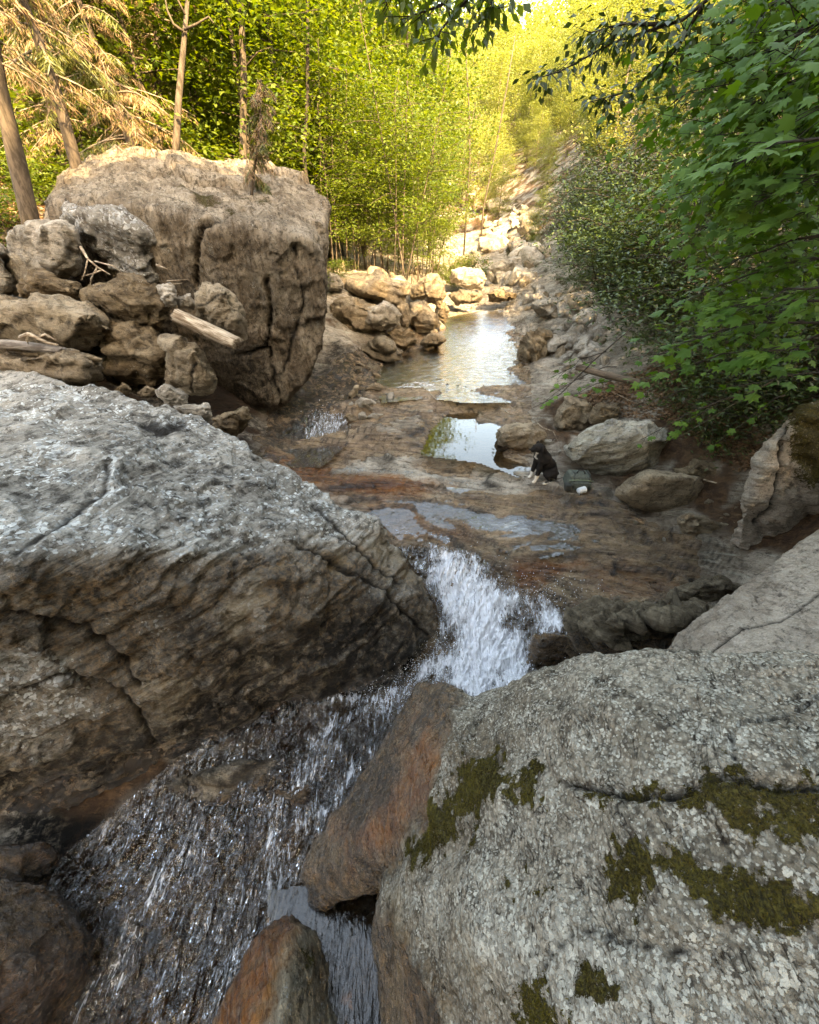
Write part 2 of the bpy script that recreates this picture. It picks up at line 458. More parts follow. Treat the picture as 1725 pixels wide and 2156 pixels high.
# ------------------------------------------------------------------ the ground: bedrock stream bed and banks
CT = []
def c(px, py, z): p = WZ(px, py, z); CT.append((p[0], p[1], z))
for a in [(1145, 1022, 0), (1000, 1010, 0), (860, 1000, .0), (720, 1000, -.04), (620, 985, -.1), (1300, 1075, -.02), (1420, 1130, -.08), (1000, 1060, -.1),
          (860, 1070, -.16), (1200, 1110, -.1), (1000, 1130, -.22), (860, 1140, -.42), (1100, 1190, -.24), (1250, 1200, -.2), (1400, 1210, -.25), (1480, 1260, -.4),
          (1180, 1280, -.5), (900, 1200, -.62), (1000, 1250, -.62), (1100, 1300, -.72), (950, 1350, -.95), (1050, 1400, -.95), (1150, 1400, -.88), (1030, 1470, -1.0),
          (850, 1480, -1.0), (700, 1500, -1.02), (700, 1620, -1.02), (550, 1650, -1.1), (400, 1700, -1.15), (300, 1900, -1.25), (100, 1950, -1.3), (500, 1850, -1.2),
          (500, 2100, -1.35), (760, 2050, -1.6), (800, 2150, -1.7), (200, 2150, -1.45), (650, 1750, -1.05),
          (980, 960, .0), (980, 915, -.12), (940, 920, -.1), (1020, 930, -.12), (1000, 895, -.08), (1060, 985, .03), (900, 860, .28), (1010, 868, .24), (800, 900, .16), (1100, 850, .3), (760, 940, .02), (860, 960, .08),
          (680, 900, -.12), (600, 940, -.22), (640, 870, -.02), (760, 850, .15), (700, 860, .1),
          (1000, 780, -.1), (930, 740, -.05), (850, 780, .02), (1040, 820, .12), (880, 822, .2), (970, 833, .25), (1010, 700, .05), (960, 690, .2), (1080, 760, .1),
          (1120, 790, .42), (1180, 780, .6), (1180, 700, .75), (1110, 700, .5), (1250, 740, .9), (1000, 665, .5), (1060, 650, .6), (960, 640, .65),
          (840, 740, .35), (780, 760, .35), (720, 800, .3), (740, 720, .9), (820, 660, 1.1), (900, 640, .95), (760, 600, 1.8), (850, 580, 1.9), (920, 570, 1.6),
          (980, 600, .95), (1060, 600, .9), (1140, 620, 1.2), (1220, 640, 1.6), (1040, 560, 1.3), (1100, 540, 1.7)]: c(*a)
# points given straight in metres: (x, y, z)
CT += [(-1.2, 3.2, -.7), (-3.2, 3.2, -.3), (-3, 1.4, -1.1), (-3.4, 5.2, .9), (-5, 4.5, .9), (-4.5, 6.6, 1.1), (-2.4, 6.5, .15), (-1.9, 8.2, .1), (-6, 7.5, 2.0), (-5.5, 9.5, 2.4),
       (-8, 7, 2.7), (-10, 9, 4.0), (-16, 9, 7.5), (-7, 12, 3.2), (-4, 12, 1.9), (-3, 10.5, .9), (-12, 14, 5.5), (-5, 16, 2.3), (-2.5, 16.5, 2.0), (-5, 22, 2.6), (-1.5, 24, 2.0),
       (-12, 24, 5.5), (-10, 3, 3.5), (-10, -2, 4.0), (-20, 0, 9), (-6, -2, .6), (0, -2.5, .2), (0, -7, 2.5), (6, -6, 5), (0, -20, 8), (-15, -20, 10), (15, -20, 12),
       (1.2, 1.5, .2), (2.6, 2.2, .1), (3.3, 3.6, -.15), (3.7, 5.2, -.02), (4.7, 4.4, .7), (6.5, 3.5, 3.6), (10, 3, 6.5), (20, 2, 12), (4.2, 7, .75), (5.8, 7.5, 2.0), (8.5, 8, 4.3), (3, 7.2, .25),
       (6, 11, 2.0), (9, 12, 4.4), (14, 12, 7.5), (22, 12, 12), (7, 16, 2.3), (11, 20, 5), (5, 20, 1.6), (5, 25, 1.8), (10, 30, 5), (20, 30, 10), (3, -1, 1.6), (5, 0, 3),
       (3.5, 36, 1.6), (6, 46, 2.5), (1, 36, 2.2), (-4, 40, 4), (9, 40, 5), (7, 56, 5), (12, 56, 8), (2, 56, 7),
       (0, 80, 11), (12, 80, 11), (-15, 60, 11), (-30, 60, 17), (28, 60, 17), (-40, 30, 16), (40, 30, 20), (0, 120, 23), (30, 120, 29), (-30, 120, 28), (-60, 120, 38), (70, 120, 42),
       (0, 170, 40), (60, 170, 46), (-50, 170, 44), (90, 60, 40), (-90, 60, 36), (-60, -10, 25), (60, -20, 30), (0, -60, 22), (-60, -60, 30), (60, -60, 32), (-90, 170, 50), (100, 170, 54), (0, 230, 50)]
CT = np.array(CT, float)
def _rbf_fit(C, reg=2e-3):
    n = len(C); X = C[:, :2]
    D = np.sqrt(((X[:, None]-X[None])**2).sum(-1))
    A = np.zeros((n+3, n+3)); A[:n, :n] = D+np.eye(n)*(-reg); A[:n, n] = 1; A[:n, n+1:n+3] = X; A[n:, :n] = A[:n, n:].T
    return np.linalg.solve(A, np.concatenate([C[:, 2], np.zeros(3)]))
def _rbf_eval(C, w, x, y):
    out = np.empty(len(x)); n = len(C)
    for s in range(0, len(x), 60000):
        xs = x[s:s+60000]; ys = y[s:s+60000]
        D = np.sqrt((xs[:, None]-C[None, :, 0])**2+(ys[:, None]-C[None, :, 1])**2+1e-4)
        out[s:s+60000] = D@w[:n]+w[n]+w[n+1]*xs+w[n+2]*ys
    return out
CTW = _rbf_fit(CT)
def ground_base(x, y): return _rbf_eval(CT, CTW, np.atleast_1d(np.asarray(x, float)), np.atleast_1d(np.asarray(y, float)))

BED_POLY = [(560, 960), (700, 850), (830, 815), (930, 690), (945, 640), (1090, 620), (1110, 700), (1110, 800), (1060, 860), (1130, 960), (1230, 1020), (1290, 1080), (1440, 1130),
            (1540, 1180), (1500, 1280), (1420, 1340), (1200, 1390), (1150, 1460), (900, 1500), (300, 1700), (0, 1950), (0, 2300), (950, 2300), (860, 1500), (800, 1450), (900, 1250), (780, 1090)]
def ground_detail(x, y, z):
    P = np.stack([x, y, z], 1); px, py, dep = proj(P)
    sd = poly_sd(px, py, BED_POLY)
    bed = (1-sstep(-10, 60, sd))*(dep > .1)
    ca, sa = math.cos(-.22), math.sin(-.22)
    u = x*ca+y*sa; v = -x*sa+y*ca
    w = .35*fbm(np.stack([x*.5, y*.5, 0*x], 1), 3)
    dist = np.maximum(dep, .1)
    h = .20*fbm(np.stack([u*.45, (v+w)*1.25, 0*x+3], 1), 4)
    st = z+h
    k = .10
    terr = stepf(st/k+.8*perlin(np.stack([u*.8, v*2.0, 0*x+8], 1)), .14)*k
    fine = .040*fbm(np.stack([u*1.6, (v+w)*9, 0*x+5], 1), 4)+.022*ridged(np.stack([u*3, (v+w)*16, 0*x+5], 1), 3)
    pud = sstep(30, -10, poly_sd(px, py, [(905, 950), (925, 890), (1040, 880), (1045, 950)]))
    zb = (.25*st+.75*terr)*(1-pud)+z*pud+fine*(1-pud)
    zo = z+.05*facet(np.stack([x*2.2, y*2.2, z*2.2], 1))*(y < 45)+.13*fbm(np.stack([x*1.1, y*1.1, 0*x+11], 1), 5)+.03*fbm(np.stack([x*6, y*6, 0*x+11], 1), 3)
    farf = sstep(25, 60, y)
    zo = zo+farf*.8*fbm(np.stack([x*.08, y*.08, 0*x], 1), 4)
    fct = facet(np.stack([u*.8+w, (v+w)*2.6, z*4+2], 1)); fc2 = facet(np.stack([u*2.2, (v+w)*7, z*8+5], 1))
    zb = zb+(.055*fct+.018*fc2)*(1-pud)
    fr = st/k+.8*perlin(np.stack([u*.8, v*2.0, 0*x+8], 1)); fr = fr-np.floor(fr)
    global RISER
    RISER = np.exp(-((fr-.5)/.10)**2)*bed*(1-pud)*sstep(-.3, .2, perlin(np.stack([u*1.3, v*2, 0*x+3], 1)))
    return zb*bed+zo*(1-bed), bed, px, py, dep

def axis(lo, hi, seg):
    """spacing grows away from the near field"""
    out = [lo]
    while out[-1] < hi:
        out.append(out[-1]+seg(out[-1]))
    return np.array(out)
XS = axis(-130, 130, lambda x: max(.034, (abs(x-.3)-3.5)*.045) if abs(x-.3) > 3.5 else .034)
YS = axis(-70, 190, lambda y: max(.028, (.6-y)*.06) if y < .6 else (.031+max(0, y-4)*.0075))
GX, GY = np.meshgrid(XS, YS)
gx, gy = GX.ravel(), GY.ravel()
gz0 = ground_base(gx, gy)
gz, bedm, gpx, gpy, gdep = ground_detail(gx, gy, gz0)
nx, ny = len(XS), len(YS)
idx = np.arange(nx*ny).reshape(ny, nx)
GF = np.stack([idx[:-1, :-1].ravel(), idx[:-1, 1:].ravel(), idx[1:, 1:].ravel(), idx[1:, :-1].ravel()], 1)
from math import inf
GZ = gz.reshape(ny, nx)
def gh(x, y):
    """height of the finished ground at a point"""
    x = np.atleast_1d(np.asarray(x, float)); y = np.atleast_1d(np.asarray(y, float))
    i = np.clip(np.searchsorted(XS, x)-1, 0, nx-2); j = np.clip(np.searchsorted(YS, y)-1, 0, ny-2)
    fx = np.clip((x-XS[i])/(XS[i+1]-XS[i]), 0, 1); fy = np.clip((y-YS[j])/(YS[j+1]-YS[j]), 0, 1)
    return GZ[j, i]*(1-fx)*(1-fy)+GZ[j, i+1]*fx*(1-fy)+GZ[j+1, i]*(1-fx)*fy+GZ[j+1, i+1]*fx*fy
def G(px, py):
    """where the line of sight through a photo point first meets the ground"""
    d = ray(px, py); ts = np.concatenate([np.arange(1, 30, .04), np.arange(30, 200, .3)])
    P = np.array([0, 0, CAMZ])+d*ts[:, None]
    h = gh(P[:, 0], P[:, 1]); k = np.argmax(P[:, 2] < h)
    return P[k] if (P[:, 2] < h).any() else P[-1]

nzA = fbm(np.stack([gx*1.3, gy*1.3, gz], 1)+2, 4); nzB = fbm(np.stack([gx*5, gy*5, gz], 1)+6, 3)
def pm(poly, soft=25, wob=30, a=None):
    return sstep(soft, -soft, poly_sd(gpx, gpy, poly)+nzA*wob)*(gdep > .2)
soil = (1-bedm)*sstep(.0, .35, nzA+.25+(-.9)*(sstep(2, -2, np.abs(gx-2)-4.5)*(gy > 8)*(gy < 40)))
soil = np.clip(soil, 0, 1)
orange = np.maximum.reduce([
    pm([(560, 950), (640, 960), (700, 985), (700, 1010), (860, 1010), (960, 1020), (900, 1040), (760, 1050), (660, 1040), (600, 1000)], 14, 16),
    pm([(1080, 1190), (1140, 1165), (1230, 1160), (1260, 1190), (1200, 1215), (1120, 1240), (1080, 1240)], 14, 25),
    .5*pm([(660, 1040), (860, 1070), (1000, 1110), (980, 1150), (840, 1130), (760, 1080)], 20, 30),
    .55*pm([(1240, 1180), (1420, 1200), (1440, 1240), (1300, 1250), (1200, 1220)], 15, 35),
    .35*pm([(600, 1520), (850, 1500), (820, 1650), (650, 1700)], 40, 50)])
wet = np.maximum.reduce([
    pm([(540, 930), (700, 860), (830, 820), (760, 960), (700, 1000), (900, 1030), (1290, 1060), (1450, 1130), (1500, 1280), (1200, 1400), (900, 1500), (0, 1900), (0, 2300), (950, 2300), (800, 1500), (780, 1080), (600, 1000)], 20, 25),
    .7*pm([(860, 960), (1100, 960), (1140, 1000), (900, 1000)], 20, 30),
    pm([(700, 760), (850, 690), (900, 700), (840, 800), (700, 860), (640, 880)], 20, 20),
    sstep(.22, .05, gz-np.where(gpy < 860, .28, .1))*(gpy > 600)*(gpy < 960)*(gpx > 560)*(gpx < 1120)])
lightb = pm([(700, 985), (860, 990), (1000, 1000), (1040, 1020), (880, 1012), (700, 1003)], 5, 6)
moss = sstep(.15, .45, nzA)*(1-bedm)*.75*((gx < -4) | (gx > 5.5))
black = np.maximum.reduce([.85*pm([(540, 900), (640, 800), (700, 740), (800, 715), (870, 735), (830, 800), (740, 850), (690, 870), (620, 930), (560, 960)], 18, 30), .8*pm([(200, 780), (480, 780), (560, 900), (520, 960), (400, 880), (220, 830)], 20, 20), .6*pm([(300, 1640), (850, 1480), (840, 1600), (700, 1800), (620, 1950), (450, 2300), (0, 2300), (0, 1900)], 30, 60), 1.0*pm([(0, 1700), (250, 1700), (120, 1880), (0, 1880)], 30, 20)])  # also paints shade: slope left of the pool, under the pile, boulder undercut
brown = np.maximum(.6*pm([(300, 1700), (850, 1480), (900, 1600), (700, 1900), (900, 2300), (0, 2300), (0, 1900)], 30, 30), .25*pm([(1200, 1050), (1540, 1100), (1540, 1300), (1200, 1200)], 30, 40))
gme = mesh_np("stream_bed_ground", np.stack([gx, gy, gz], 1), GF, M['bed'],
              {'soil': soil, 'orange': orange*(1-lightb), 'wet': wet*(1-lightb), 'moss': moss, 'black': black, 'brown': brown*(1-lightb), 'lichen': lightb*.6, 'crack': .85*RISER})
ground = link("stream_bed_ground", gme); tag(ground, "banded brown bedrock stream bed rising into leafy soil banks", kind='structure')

# ------------------------------------------------------------------ large boulders
def P3(l): return [WZ(*a) for a in l]
def backing(pts, out, zb):
    """the same points carried away from the view and down, for a boulder's hidden side"""
    return [np.array([p[0]+out[0], p[1]+out[1], zb]) for p in pts]

# left foreground boulder
rim_far = P3([(0, 822, 1.55), (130, 814, 1.55), (300, 842, 1.42), (400, 872, 1.25), (500, 932, 1.02), (600, 1012, .78), (650, 1052, .68), (740, 1080, .5), (800, 1112, .34)])
ridge = P3([(-120, 1190, 1.62), (0, 1185, 1.55), (110, 1165, 1.5), (230, 1150, 1.42), (400, 1158, 1.2), (560, 1132, .95), (680, 1112, .72), (760, 1098, .52)])
nose = P3([(850, 1195, .0), (893, 1245, -.2), (925, 1295, -.42), (912, 1345, -.7), (868, 1420, -1.05), (780, 1445, -1.15)])
foot = P3([(690, 1455, -1.2), (610, 1468, -1.25), (540, 1505, -1.3), (420, 1560, -1.3), (330, 1640, -1.3)])
foot2 = P3([(-60, 1480, .3), (60, 1500, .25), (240, 1500, -.1), (-60, 1640, -.5), (180, 1650, -.9), (20, 1760, -1.3), (-120, 1820, -1.35)])
backL = [np.array(a) for a in [(-5.2, 4.6, .3), (-5.5, 2.0, .2), (-3.0, 4.6, -.5), (-1.2, 4.3, -.8), (-4.9, 1.2, -1.4), (-.4, 3.5, -1.3), (-5.4, 2.2, 1.5), (-5.2, 4.3, 1.4)]]
def paintL(V, N, px, py, face, nz, nz2):
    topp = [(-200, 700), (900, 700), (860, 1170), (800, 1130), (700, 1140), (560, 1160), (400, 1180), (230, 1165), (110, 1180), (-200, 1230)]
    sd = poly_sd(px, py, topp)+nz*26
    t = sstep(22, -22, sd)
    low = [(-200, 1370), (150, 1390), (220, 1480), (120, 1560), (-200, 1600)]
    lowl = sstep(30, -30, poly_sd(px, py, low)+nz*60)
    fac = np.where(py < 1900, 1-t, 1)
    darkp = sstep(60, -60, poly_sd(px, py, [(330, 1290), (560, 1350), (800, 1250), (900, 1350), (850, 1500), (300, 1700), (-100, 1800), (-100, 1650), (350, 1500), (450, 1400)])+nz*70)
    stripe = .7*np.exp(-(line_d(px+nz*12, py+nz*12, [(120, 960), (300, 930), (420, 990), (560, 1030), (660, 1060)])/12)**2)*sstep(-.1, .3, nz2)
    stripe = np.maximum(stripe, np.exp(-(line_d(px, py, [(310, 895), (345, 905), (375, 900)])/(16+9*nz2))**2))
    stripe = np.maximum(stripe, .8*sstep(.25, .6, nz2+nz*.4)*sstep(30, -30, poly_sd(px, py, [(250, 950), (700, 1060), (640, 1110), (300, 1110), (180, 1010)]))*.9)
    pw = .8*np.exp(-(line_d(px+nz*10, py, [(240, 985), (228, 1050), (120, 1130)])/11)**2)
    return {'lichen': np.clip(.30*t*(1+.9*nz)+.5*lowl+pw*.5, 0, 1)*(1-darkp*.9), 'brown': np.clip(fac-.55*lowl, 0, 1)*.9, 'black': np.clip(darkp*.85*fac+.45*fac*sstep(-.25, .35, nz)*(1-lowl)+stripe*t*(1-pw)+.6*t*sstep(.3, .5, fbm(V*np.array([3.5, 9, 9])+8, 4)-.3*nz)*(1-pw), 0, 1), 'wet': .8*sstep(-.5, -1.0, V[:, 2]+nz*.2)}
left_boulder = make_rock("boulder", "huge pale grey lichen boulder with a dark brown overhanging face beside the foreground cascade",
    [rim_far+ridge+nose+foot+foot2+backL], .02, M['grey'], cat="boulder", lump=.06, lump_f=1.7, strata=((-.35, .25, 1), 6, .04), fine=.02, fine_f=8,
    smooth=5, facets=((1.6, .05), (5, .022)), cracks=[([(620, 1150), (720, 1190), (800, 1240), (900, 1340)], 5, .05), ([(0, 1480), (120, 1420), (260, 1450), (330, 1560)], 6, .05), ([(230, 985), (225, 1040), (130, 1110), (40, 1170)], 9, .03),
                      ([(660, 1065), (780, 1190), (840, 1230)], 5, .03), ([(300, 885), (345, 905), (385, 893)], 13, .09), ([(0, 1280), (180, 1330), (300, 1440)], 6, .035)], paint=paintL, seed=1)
# grey slab behind it
make_rock("boulder", "flat grey slab at the left edge behind the huge lichen boulder",
    [P3([(-120, 745, 1.75), (0, 760, 1.7), (60, 778, 1.66), (138, 806, 1.6), (100, 815, 1.5), (0, 826, 1.5), (-140, 830, 1.5)])+[np.array(a) for a in [(-6.2, 5.9, .8), (-4.4, 5.6, .8), (-4.2, 4.7, .6), (-6.4, 4.6, .6)]]],
    .03, M['grey'], cat="boulder", lump=.02, strata=((0, .2, 1), 8, .012), smooth=4, seed=2)

# right foreground boulder (upper shelf, lower shelf, brown wet toe)
rimR = P3([(1072, 1462, 1.08), (1075, 1446, 1.12), (1130, 1430, 1.3), (1200, 1402, 1.45), (1262, 1382, 1.55), (1345, 1388, 1.62), (1400, 1366, 1.74), (1445, 1370, 1.75), (1490, 1390, 1.74), (1600, 1396, 1.8), (1740, 1385, 1.92)])
midR = P3([(1100, 1560, 1.3), (1300, 1500, 1.72), (1500, 1500, 1.86), (1740, 1500, 1.98), (1150, 1640, 1.42), (1350, 1665, 1.76), (1550, 1650, 1.9), (1800, 1600, 2.0)])
leftR = P3([(960, 1560, .9), (930, 1650, .85), (900, 1740, .75)])
lowR = P3([(1180, 1665, 1.40), (1400, 1690, 1.72), (1600, 1660, 1.84), (1800, 1650, 1.95), (1050, 1720, 1.18), (950, 1850, .95), (1000, 2000, 1.1), (1100, 2080, 1.2), (1250, 2156, 1.45), (1300, 1900, 1.62), (1500, 2000, 1.75), (1800, 2156, 1.85), (1800, 1800, 1.9), (1400, 2300, 1.6)])
sideR = P3([(880, 1800, .5), (800, 1880, .1), (790, 1960, -.2), (830, 2060, -.5), (880, 2156, -.7), (930, 2250, -.7)])
baseR = [np.array(a) for a in [(.35, 2.45, -1.2), (.15, 1.9, -1.4), (-.2, 1.2, -1.5), (-.1, .5, -1.6), (0.1, -.8, -1.2), (.6, -1.6, 0), (2.6, -1.6, .3), (3.6, .2, 0), (3.4, 1.5, -.6), (1.6, 1.9, -.9), (3.6, .5, 1.9), (3.4, -1.2, 1.8), (1.2, -1.5, 1.5)]]
toe = P3([(905, 1432, .28), (880, 1450, .05), (845, 1510, -.3), (832, 1600, -.5), (790, 1660, -.75), (715, 1740, -1.0), (620, 1850, -1.15), (640, 1920, -1.3), (700, 1900, -1.1), (780, 1880, -.4), (880, 1780, .4), (930, 1640, .7), (955, 1500, .66), (1040, 1475, .7), (960, 1452, .45)])
toeb = [np.array(a) for a in [(.6, 2.0, -1.2), (.15, 2.35, -1.4), (-.25, 1.9, -1.5), (.3, 1.2, -1.2)]]
MOSSR = [[(875, 1820), (860, 1800), (900, 1700), (930, 1650), (1010, 1590), (1040, 1580), (1060, 1640), (1120, 1610), (1130, 1650), (1200, 1660), (1150, 1700), (1060, 1690), (1000, 1720), (930, 1790)],
         [(1200, 1652), (1280, 1672), (1420, 1662), (1510, 1640), (1540, 1615), (1580, 1640), (1640, 1650), (1720, 1700), (1640, 1700), (1550, 1720), (1490, 1700), (1400, 1685), (1270, 1682)],
         [(1120, 1830), (1180, 1870), (1200, 1900), (1150, 1920), (1110, 1900)], [(1290, 1790), (1370, 1780), (1400, 1850), (1340, 1900), (1270, 1890), (1260, 1850)],
         [(1380, 1790), (1450, 1770), (1500, 1830), (1420, 1870), (1370, 1850)], [(1440, 1890), (1530, 1840), (1600, 1830), (1740, 1880), (1740, 1940), (1600, 1960), (1500, 1920)],
         [(1540, 1680), (1600, 1700), (1590, 1770), (1540, 1750)], [(1220, 2050), (1290, 2040), (1350, 2090), (1290, 2115), (1220, 2100)],
         [(1060, 2060), (1150, 2050), (1230, 2156), (1260, 2300), (1080, 2300), (1080, 2130)], [(1640, 1700), (1740, 1690), (1740, 1760), (1660, 1760)]]
def paintR(V, N, px, py, face, nz, nz2):
    mo = np.zeros(len(V)); nz3 = fbm(V*26, 3)
    for i, p in enumerate(MOSSR):
        mo = np.maximum(mo, sstep(10, -14, poly_sd(px, py, p)+7+nz2*46+nz*10+38*nz3))
    toep = sstep(25, -25, poly_sd(px, py, [(905, 1400), (970, 1440), (960, 1540), (900, 1600), (900, 1720), (850, 1800), (780, 1880), (720, 1960), (560, 1960), (560, 1700), (800, 1500)])+nz*35)
    orr = sstep(30, -30, poly_sd(px, py, [(900, 1520), (930, 1600), (850, 1780), (740, 1830), (720, 1760), (830, 1640)])+nz*45)
    side = sstep(30, -30, poly_sd(px, py, [(700, 1850), (800, 1880), (860, 1960), (950, 2100), (960, 2300), (700, 2300)])+nz*30)
    grow = sstep(40, -40, poly_sd(px, py, [(960, 1520), (1060, 1560), (1000, 1700), (900, 1900), (1000, 2060), (1080, 2200), (800, 2200), (800, 1850), (880, 1700)])+nz*60)
    pale = sstep(60, -60, poly_sd(px, py, [(1020, 1870), (1200, 1930), (1280, 2000), (1600, 2030), (1740, 2000), (1740, 2200), (1300, 2160), (1160, 2060), (1020, 1990)])+nz*60)
    return {'moss': mo*(1-toep), 'orange': orr*.9, 'brown': np.clip(toep*.9+side*.8+grow*.45, 0, 1)*(1-.85*orr), 'wet': np.clip(.8*toep+.7*side, 0, 1), 'lichen': np.clip(.1+.35*pale, 0, 1)*(1-toep)*(1-side), 'black': np.maximum(side*.45*sstep(-.2, .3, nz), toep*.55*sstep(-.15, .3, nz+.5*nz2)*(1-.6*orr))}
right_boulder = make_rock("boulder", "broad speckled grey lichen boulder with moss patches in the bottom right foreground",
    [rimR+midR+leftR+baseR, lowR+sideR+baseR+midR[4:], toe+toeb], .0165, M['speck'], cat="boulder", lump=.035, lump_f=2.8, strata=((.2, .3, 1), 7, .016), fine=.012, fine_f=15,
    smooth=6, facets=((2.2, .018), (9, .007)), cracks=[([(1185, 1650), (1280, 1668), (1410, 1680), (1530, 1640), (1640, 1660), (1740, 1650)], 7, .05), ([(1725, 1450), (1640, 1500), (1560, 1530), (1540, 1560), (1560, 1640)], 3, .02),
                      ([(1540, 2010), (1400, 2000), (1220, 1960), (1150, 2040)], 7, .012)], paint=paintR, seed=3)

# huge boulder in the middle distance
def ptsY(l): return [WY(*a) for a in l]
Hf = ptsY([(140, 440, 7.9), (250, 430, 7.6), (360, 450, 7.6), (430, 478, 7.5), (470, 462, 7.6), (560, 505, 7.6), (650, 505, 7.8), (690, 540, 8.2), (690, 640, 8.1), (685, 720, 8.1), (640, 800, 8.0), (590, 850, 7.9), (555, 855, 7.9), (470, 830, 7.9), (300, 780, 8.0), (140, 700, 8.3)])
Ht = ptsY([(136, 375, 9.6), (150, 362, 10.0), (285, 296, 11.0), (350, 322, 11.2), (430, 342, 11.4), (560, 356, 11.8), (610, 378, 11.6), (668, 388, 11.0), (690, 440, 9.8)])
Hb = [np.array(a) for a in [(-8.5, 11.5, 1.5), (-3.2, 11.3, .6), (-2.5, 9.6, .3), (-8.8, 9.5, 1.3), (-3.2, 12.4, 1.8), (-8, 12.5, 3.0), (-3.3, 8.8, -.2)]]
def paintH(V, N, px, py, face, nz, nz2):
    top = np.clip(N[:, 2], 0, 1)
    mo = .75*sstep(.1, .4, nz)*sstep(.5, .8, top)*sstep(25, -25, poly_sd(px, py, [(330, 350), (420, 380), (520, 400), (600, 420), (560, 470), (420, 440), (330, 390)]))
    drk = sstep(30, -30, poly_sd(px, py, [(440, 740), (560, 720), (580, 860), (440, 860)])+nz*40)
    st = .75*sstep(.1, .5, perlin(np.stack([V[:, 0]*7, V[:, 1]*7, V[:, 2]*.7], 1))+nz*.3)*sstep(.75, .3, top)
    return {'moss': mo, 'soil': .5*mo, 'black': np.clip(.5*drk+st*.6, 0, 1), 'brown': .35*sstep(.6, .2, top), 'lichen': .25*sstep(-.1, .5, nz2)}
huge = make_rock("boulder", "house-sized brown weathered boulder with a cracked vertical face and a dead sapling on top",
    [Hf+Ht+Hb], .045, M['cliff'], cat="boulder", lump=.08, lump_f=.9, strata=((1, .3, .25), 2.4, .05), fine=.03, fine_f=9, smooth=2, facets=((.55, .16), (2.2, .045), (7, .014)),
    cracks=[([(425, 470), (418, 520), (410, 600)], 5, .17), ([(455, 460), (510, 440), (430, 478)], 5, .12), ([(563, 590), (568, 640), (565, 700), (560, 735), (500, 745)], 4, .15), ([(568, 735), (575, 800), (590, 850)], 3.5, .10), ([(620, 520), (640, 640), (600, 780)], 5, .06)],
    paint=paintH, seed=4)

# ------------------------------------------------------------------ single rocks traced with their own distance and thickness
def orock(label, poly, Y=None, mat='tan', front=.32, back=.6, cat="rock", group=None, ridge=None, seed=0, vox=None, lump=.03, strata=(0.1, .1, 1), samp=.016, wetz=None, cracks=(), smooth=3, base=None, moss=0, name="rock", scale_f=.6, sf=6, fac=.085, paintf=None):
    poly = np.array(poly, float); cx, cy = poly.mean(0)
    if Y is None:
        b = base or (poly[poly[:, 1].argsort()[-3:]].mean(0))
        g = G(b[0], b[1]-2); s0 = (poly[:, 0].max()-poly[:, 0].min())/FPX*np.hypot(g[1], CAMZ-g[2])
        Y = g[1]+front*s0*.6
    c0 = WY(cx, cy, Y); dist = np.linalg.norm(c0-[0, 0, CAMZ])
    depth = (c0[1])*CP-(c0[2]-CAMZ)*SP
    s = .5*((poly[:, 0].max()-poly[:, 0].min())+(poly[:, 1].max()-poly[:, 1].min()))/FPX*depth
    r = np.random.default_rng(seed+50)
    pts = []
    def at(q, off):
        d = ray(*q); t = (Y+off)/d[1] if d[1] > .35 else (c0[2]-CAMZ)/d[2]
        return np.array([0, 0, CAMZ])+d*t
    def off_ray(q, off):      # the point on the line of sight, pushed along it by off metres
        p = at(q, 0); d = ray(*q); d = d/np.linalg.norm(d); return p+d*off
    jit = lambda: r.normal(0, .05)*s
    for q in poly: pts.append(off_ray(q, jit()))
    for q in poly[::1]:
        q2 = np.array([cx, cy-.08*(cy-poly[:, 1].min())])+(q-[cx, cy])*(scale_f+r.normal(0, .06)); pts.append(off_ray(q2, -front*s*(1+r.normal(0, .15))))
    for q in poly[::2]:
        q2 = np.array([cx, cy])+(q-[cx, cy])*.75; pts.append(off_ray(q2, back*s*(1+r.normal(0, .15))))
    for (qx, qy, k) in (ridge or []): pts.append(off_ray((qx, qy), -k*s))
    def pf(V, N, px, py, face, nz, nz2):
        o = {}
        if wetz is not None: o['wet'] = sstep(wetz+.07, wetz-.02, V[:, 2]+nz*.03)
        if moss: o['moss'] = moss*sstep(-.1, .3, nz)*np.clip(N[:, 2]+.2, 0, 1)
        if paintf: o.update(paintf(V, N, px, py, nz))
        return o
    return make_rock(name, label, [pts], vox or max(.009, s/34), M[mat], cat=cat, group=group, size=s, lump=lump, lump_f=2.2, strata=(strata, sf/s, samp*s*1.5), fine=.012*s, fine_f=8, smooth=max(1, smooth-2) if smooth < 6 else smooth, facets=((1.7/s, fac*s*1.15), (4.5/s, fac*.35*s), (11/s, fac*.12*s)), seed=seed, paint=pf, cracks=cracks)

R = orock
M['slab'] = rock_mat('pale_greenish_banded_rock', (.44, .40, .31), (.60, .56, .46), (.24, .18, .11), dk=.4, lich_amt=.2, fol=(-.35, .2, 1), fol_scale=2, fol_k=8, fol_amt=.8, bump=.7)
M['pointed'] = rock_mat('streaked_pointed_rock', (.24, .21, .15), (.32, .29, .22), (.12, .09, .06), lich_amt=.3, fol=(1, .6, .2), fol_scale=2, fol_k=6, fol_amt=.6, bump=.6)
M['white'] = rock_mat('white_blotched_rock', (.34, .30, .25), (.46, .44, .40), (.16, .12, .09), lich=(.62, .62, .60), lich_amt=.7, lich_scale=5, fol_amt=.5, bump=.7)
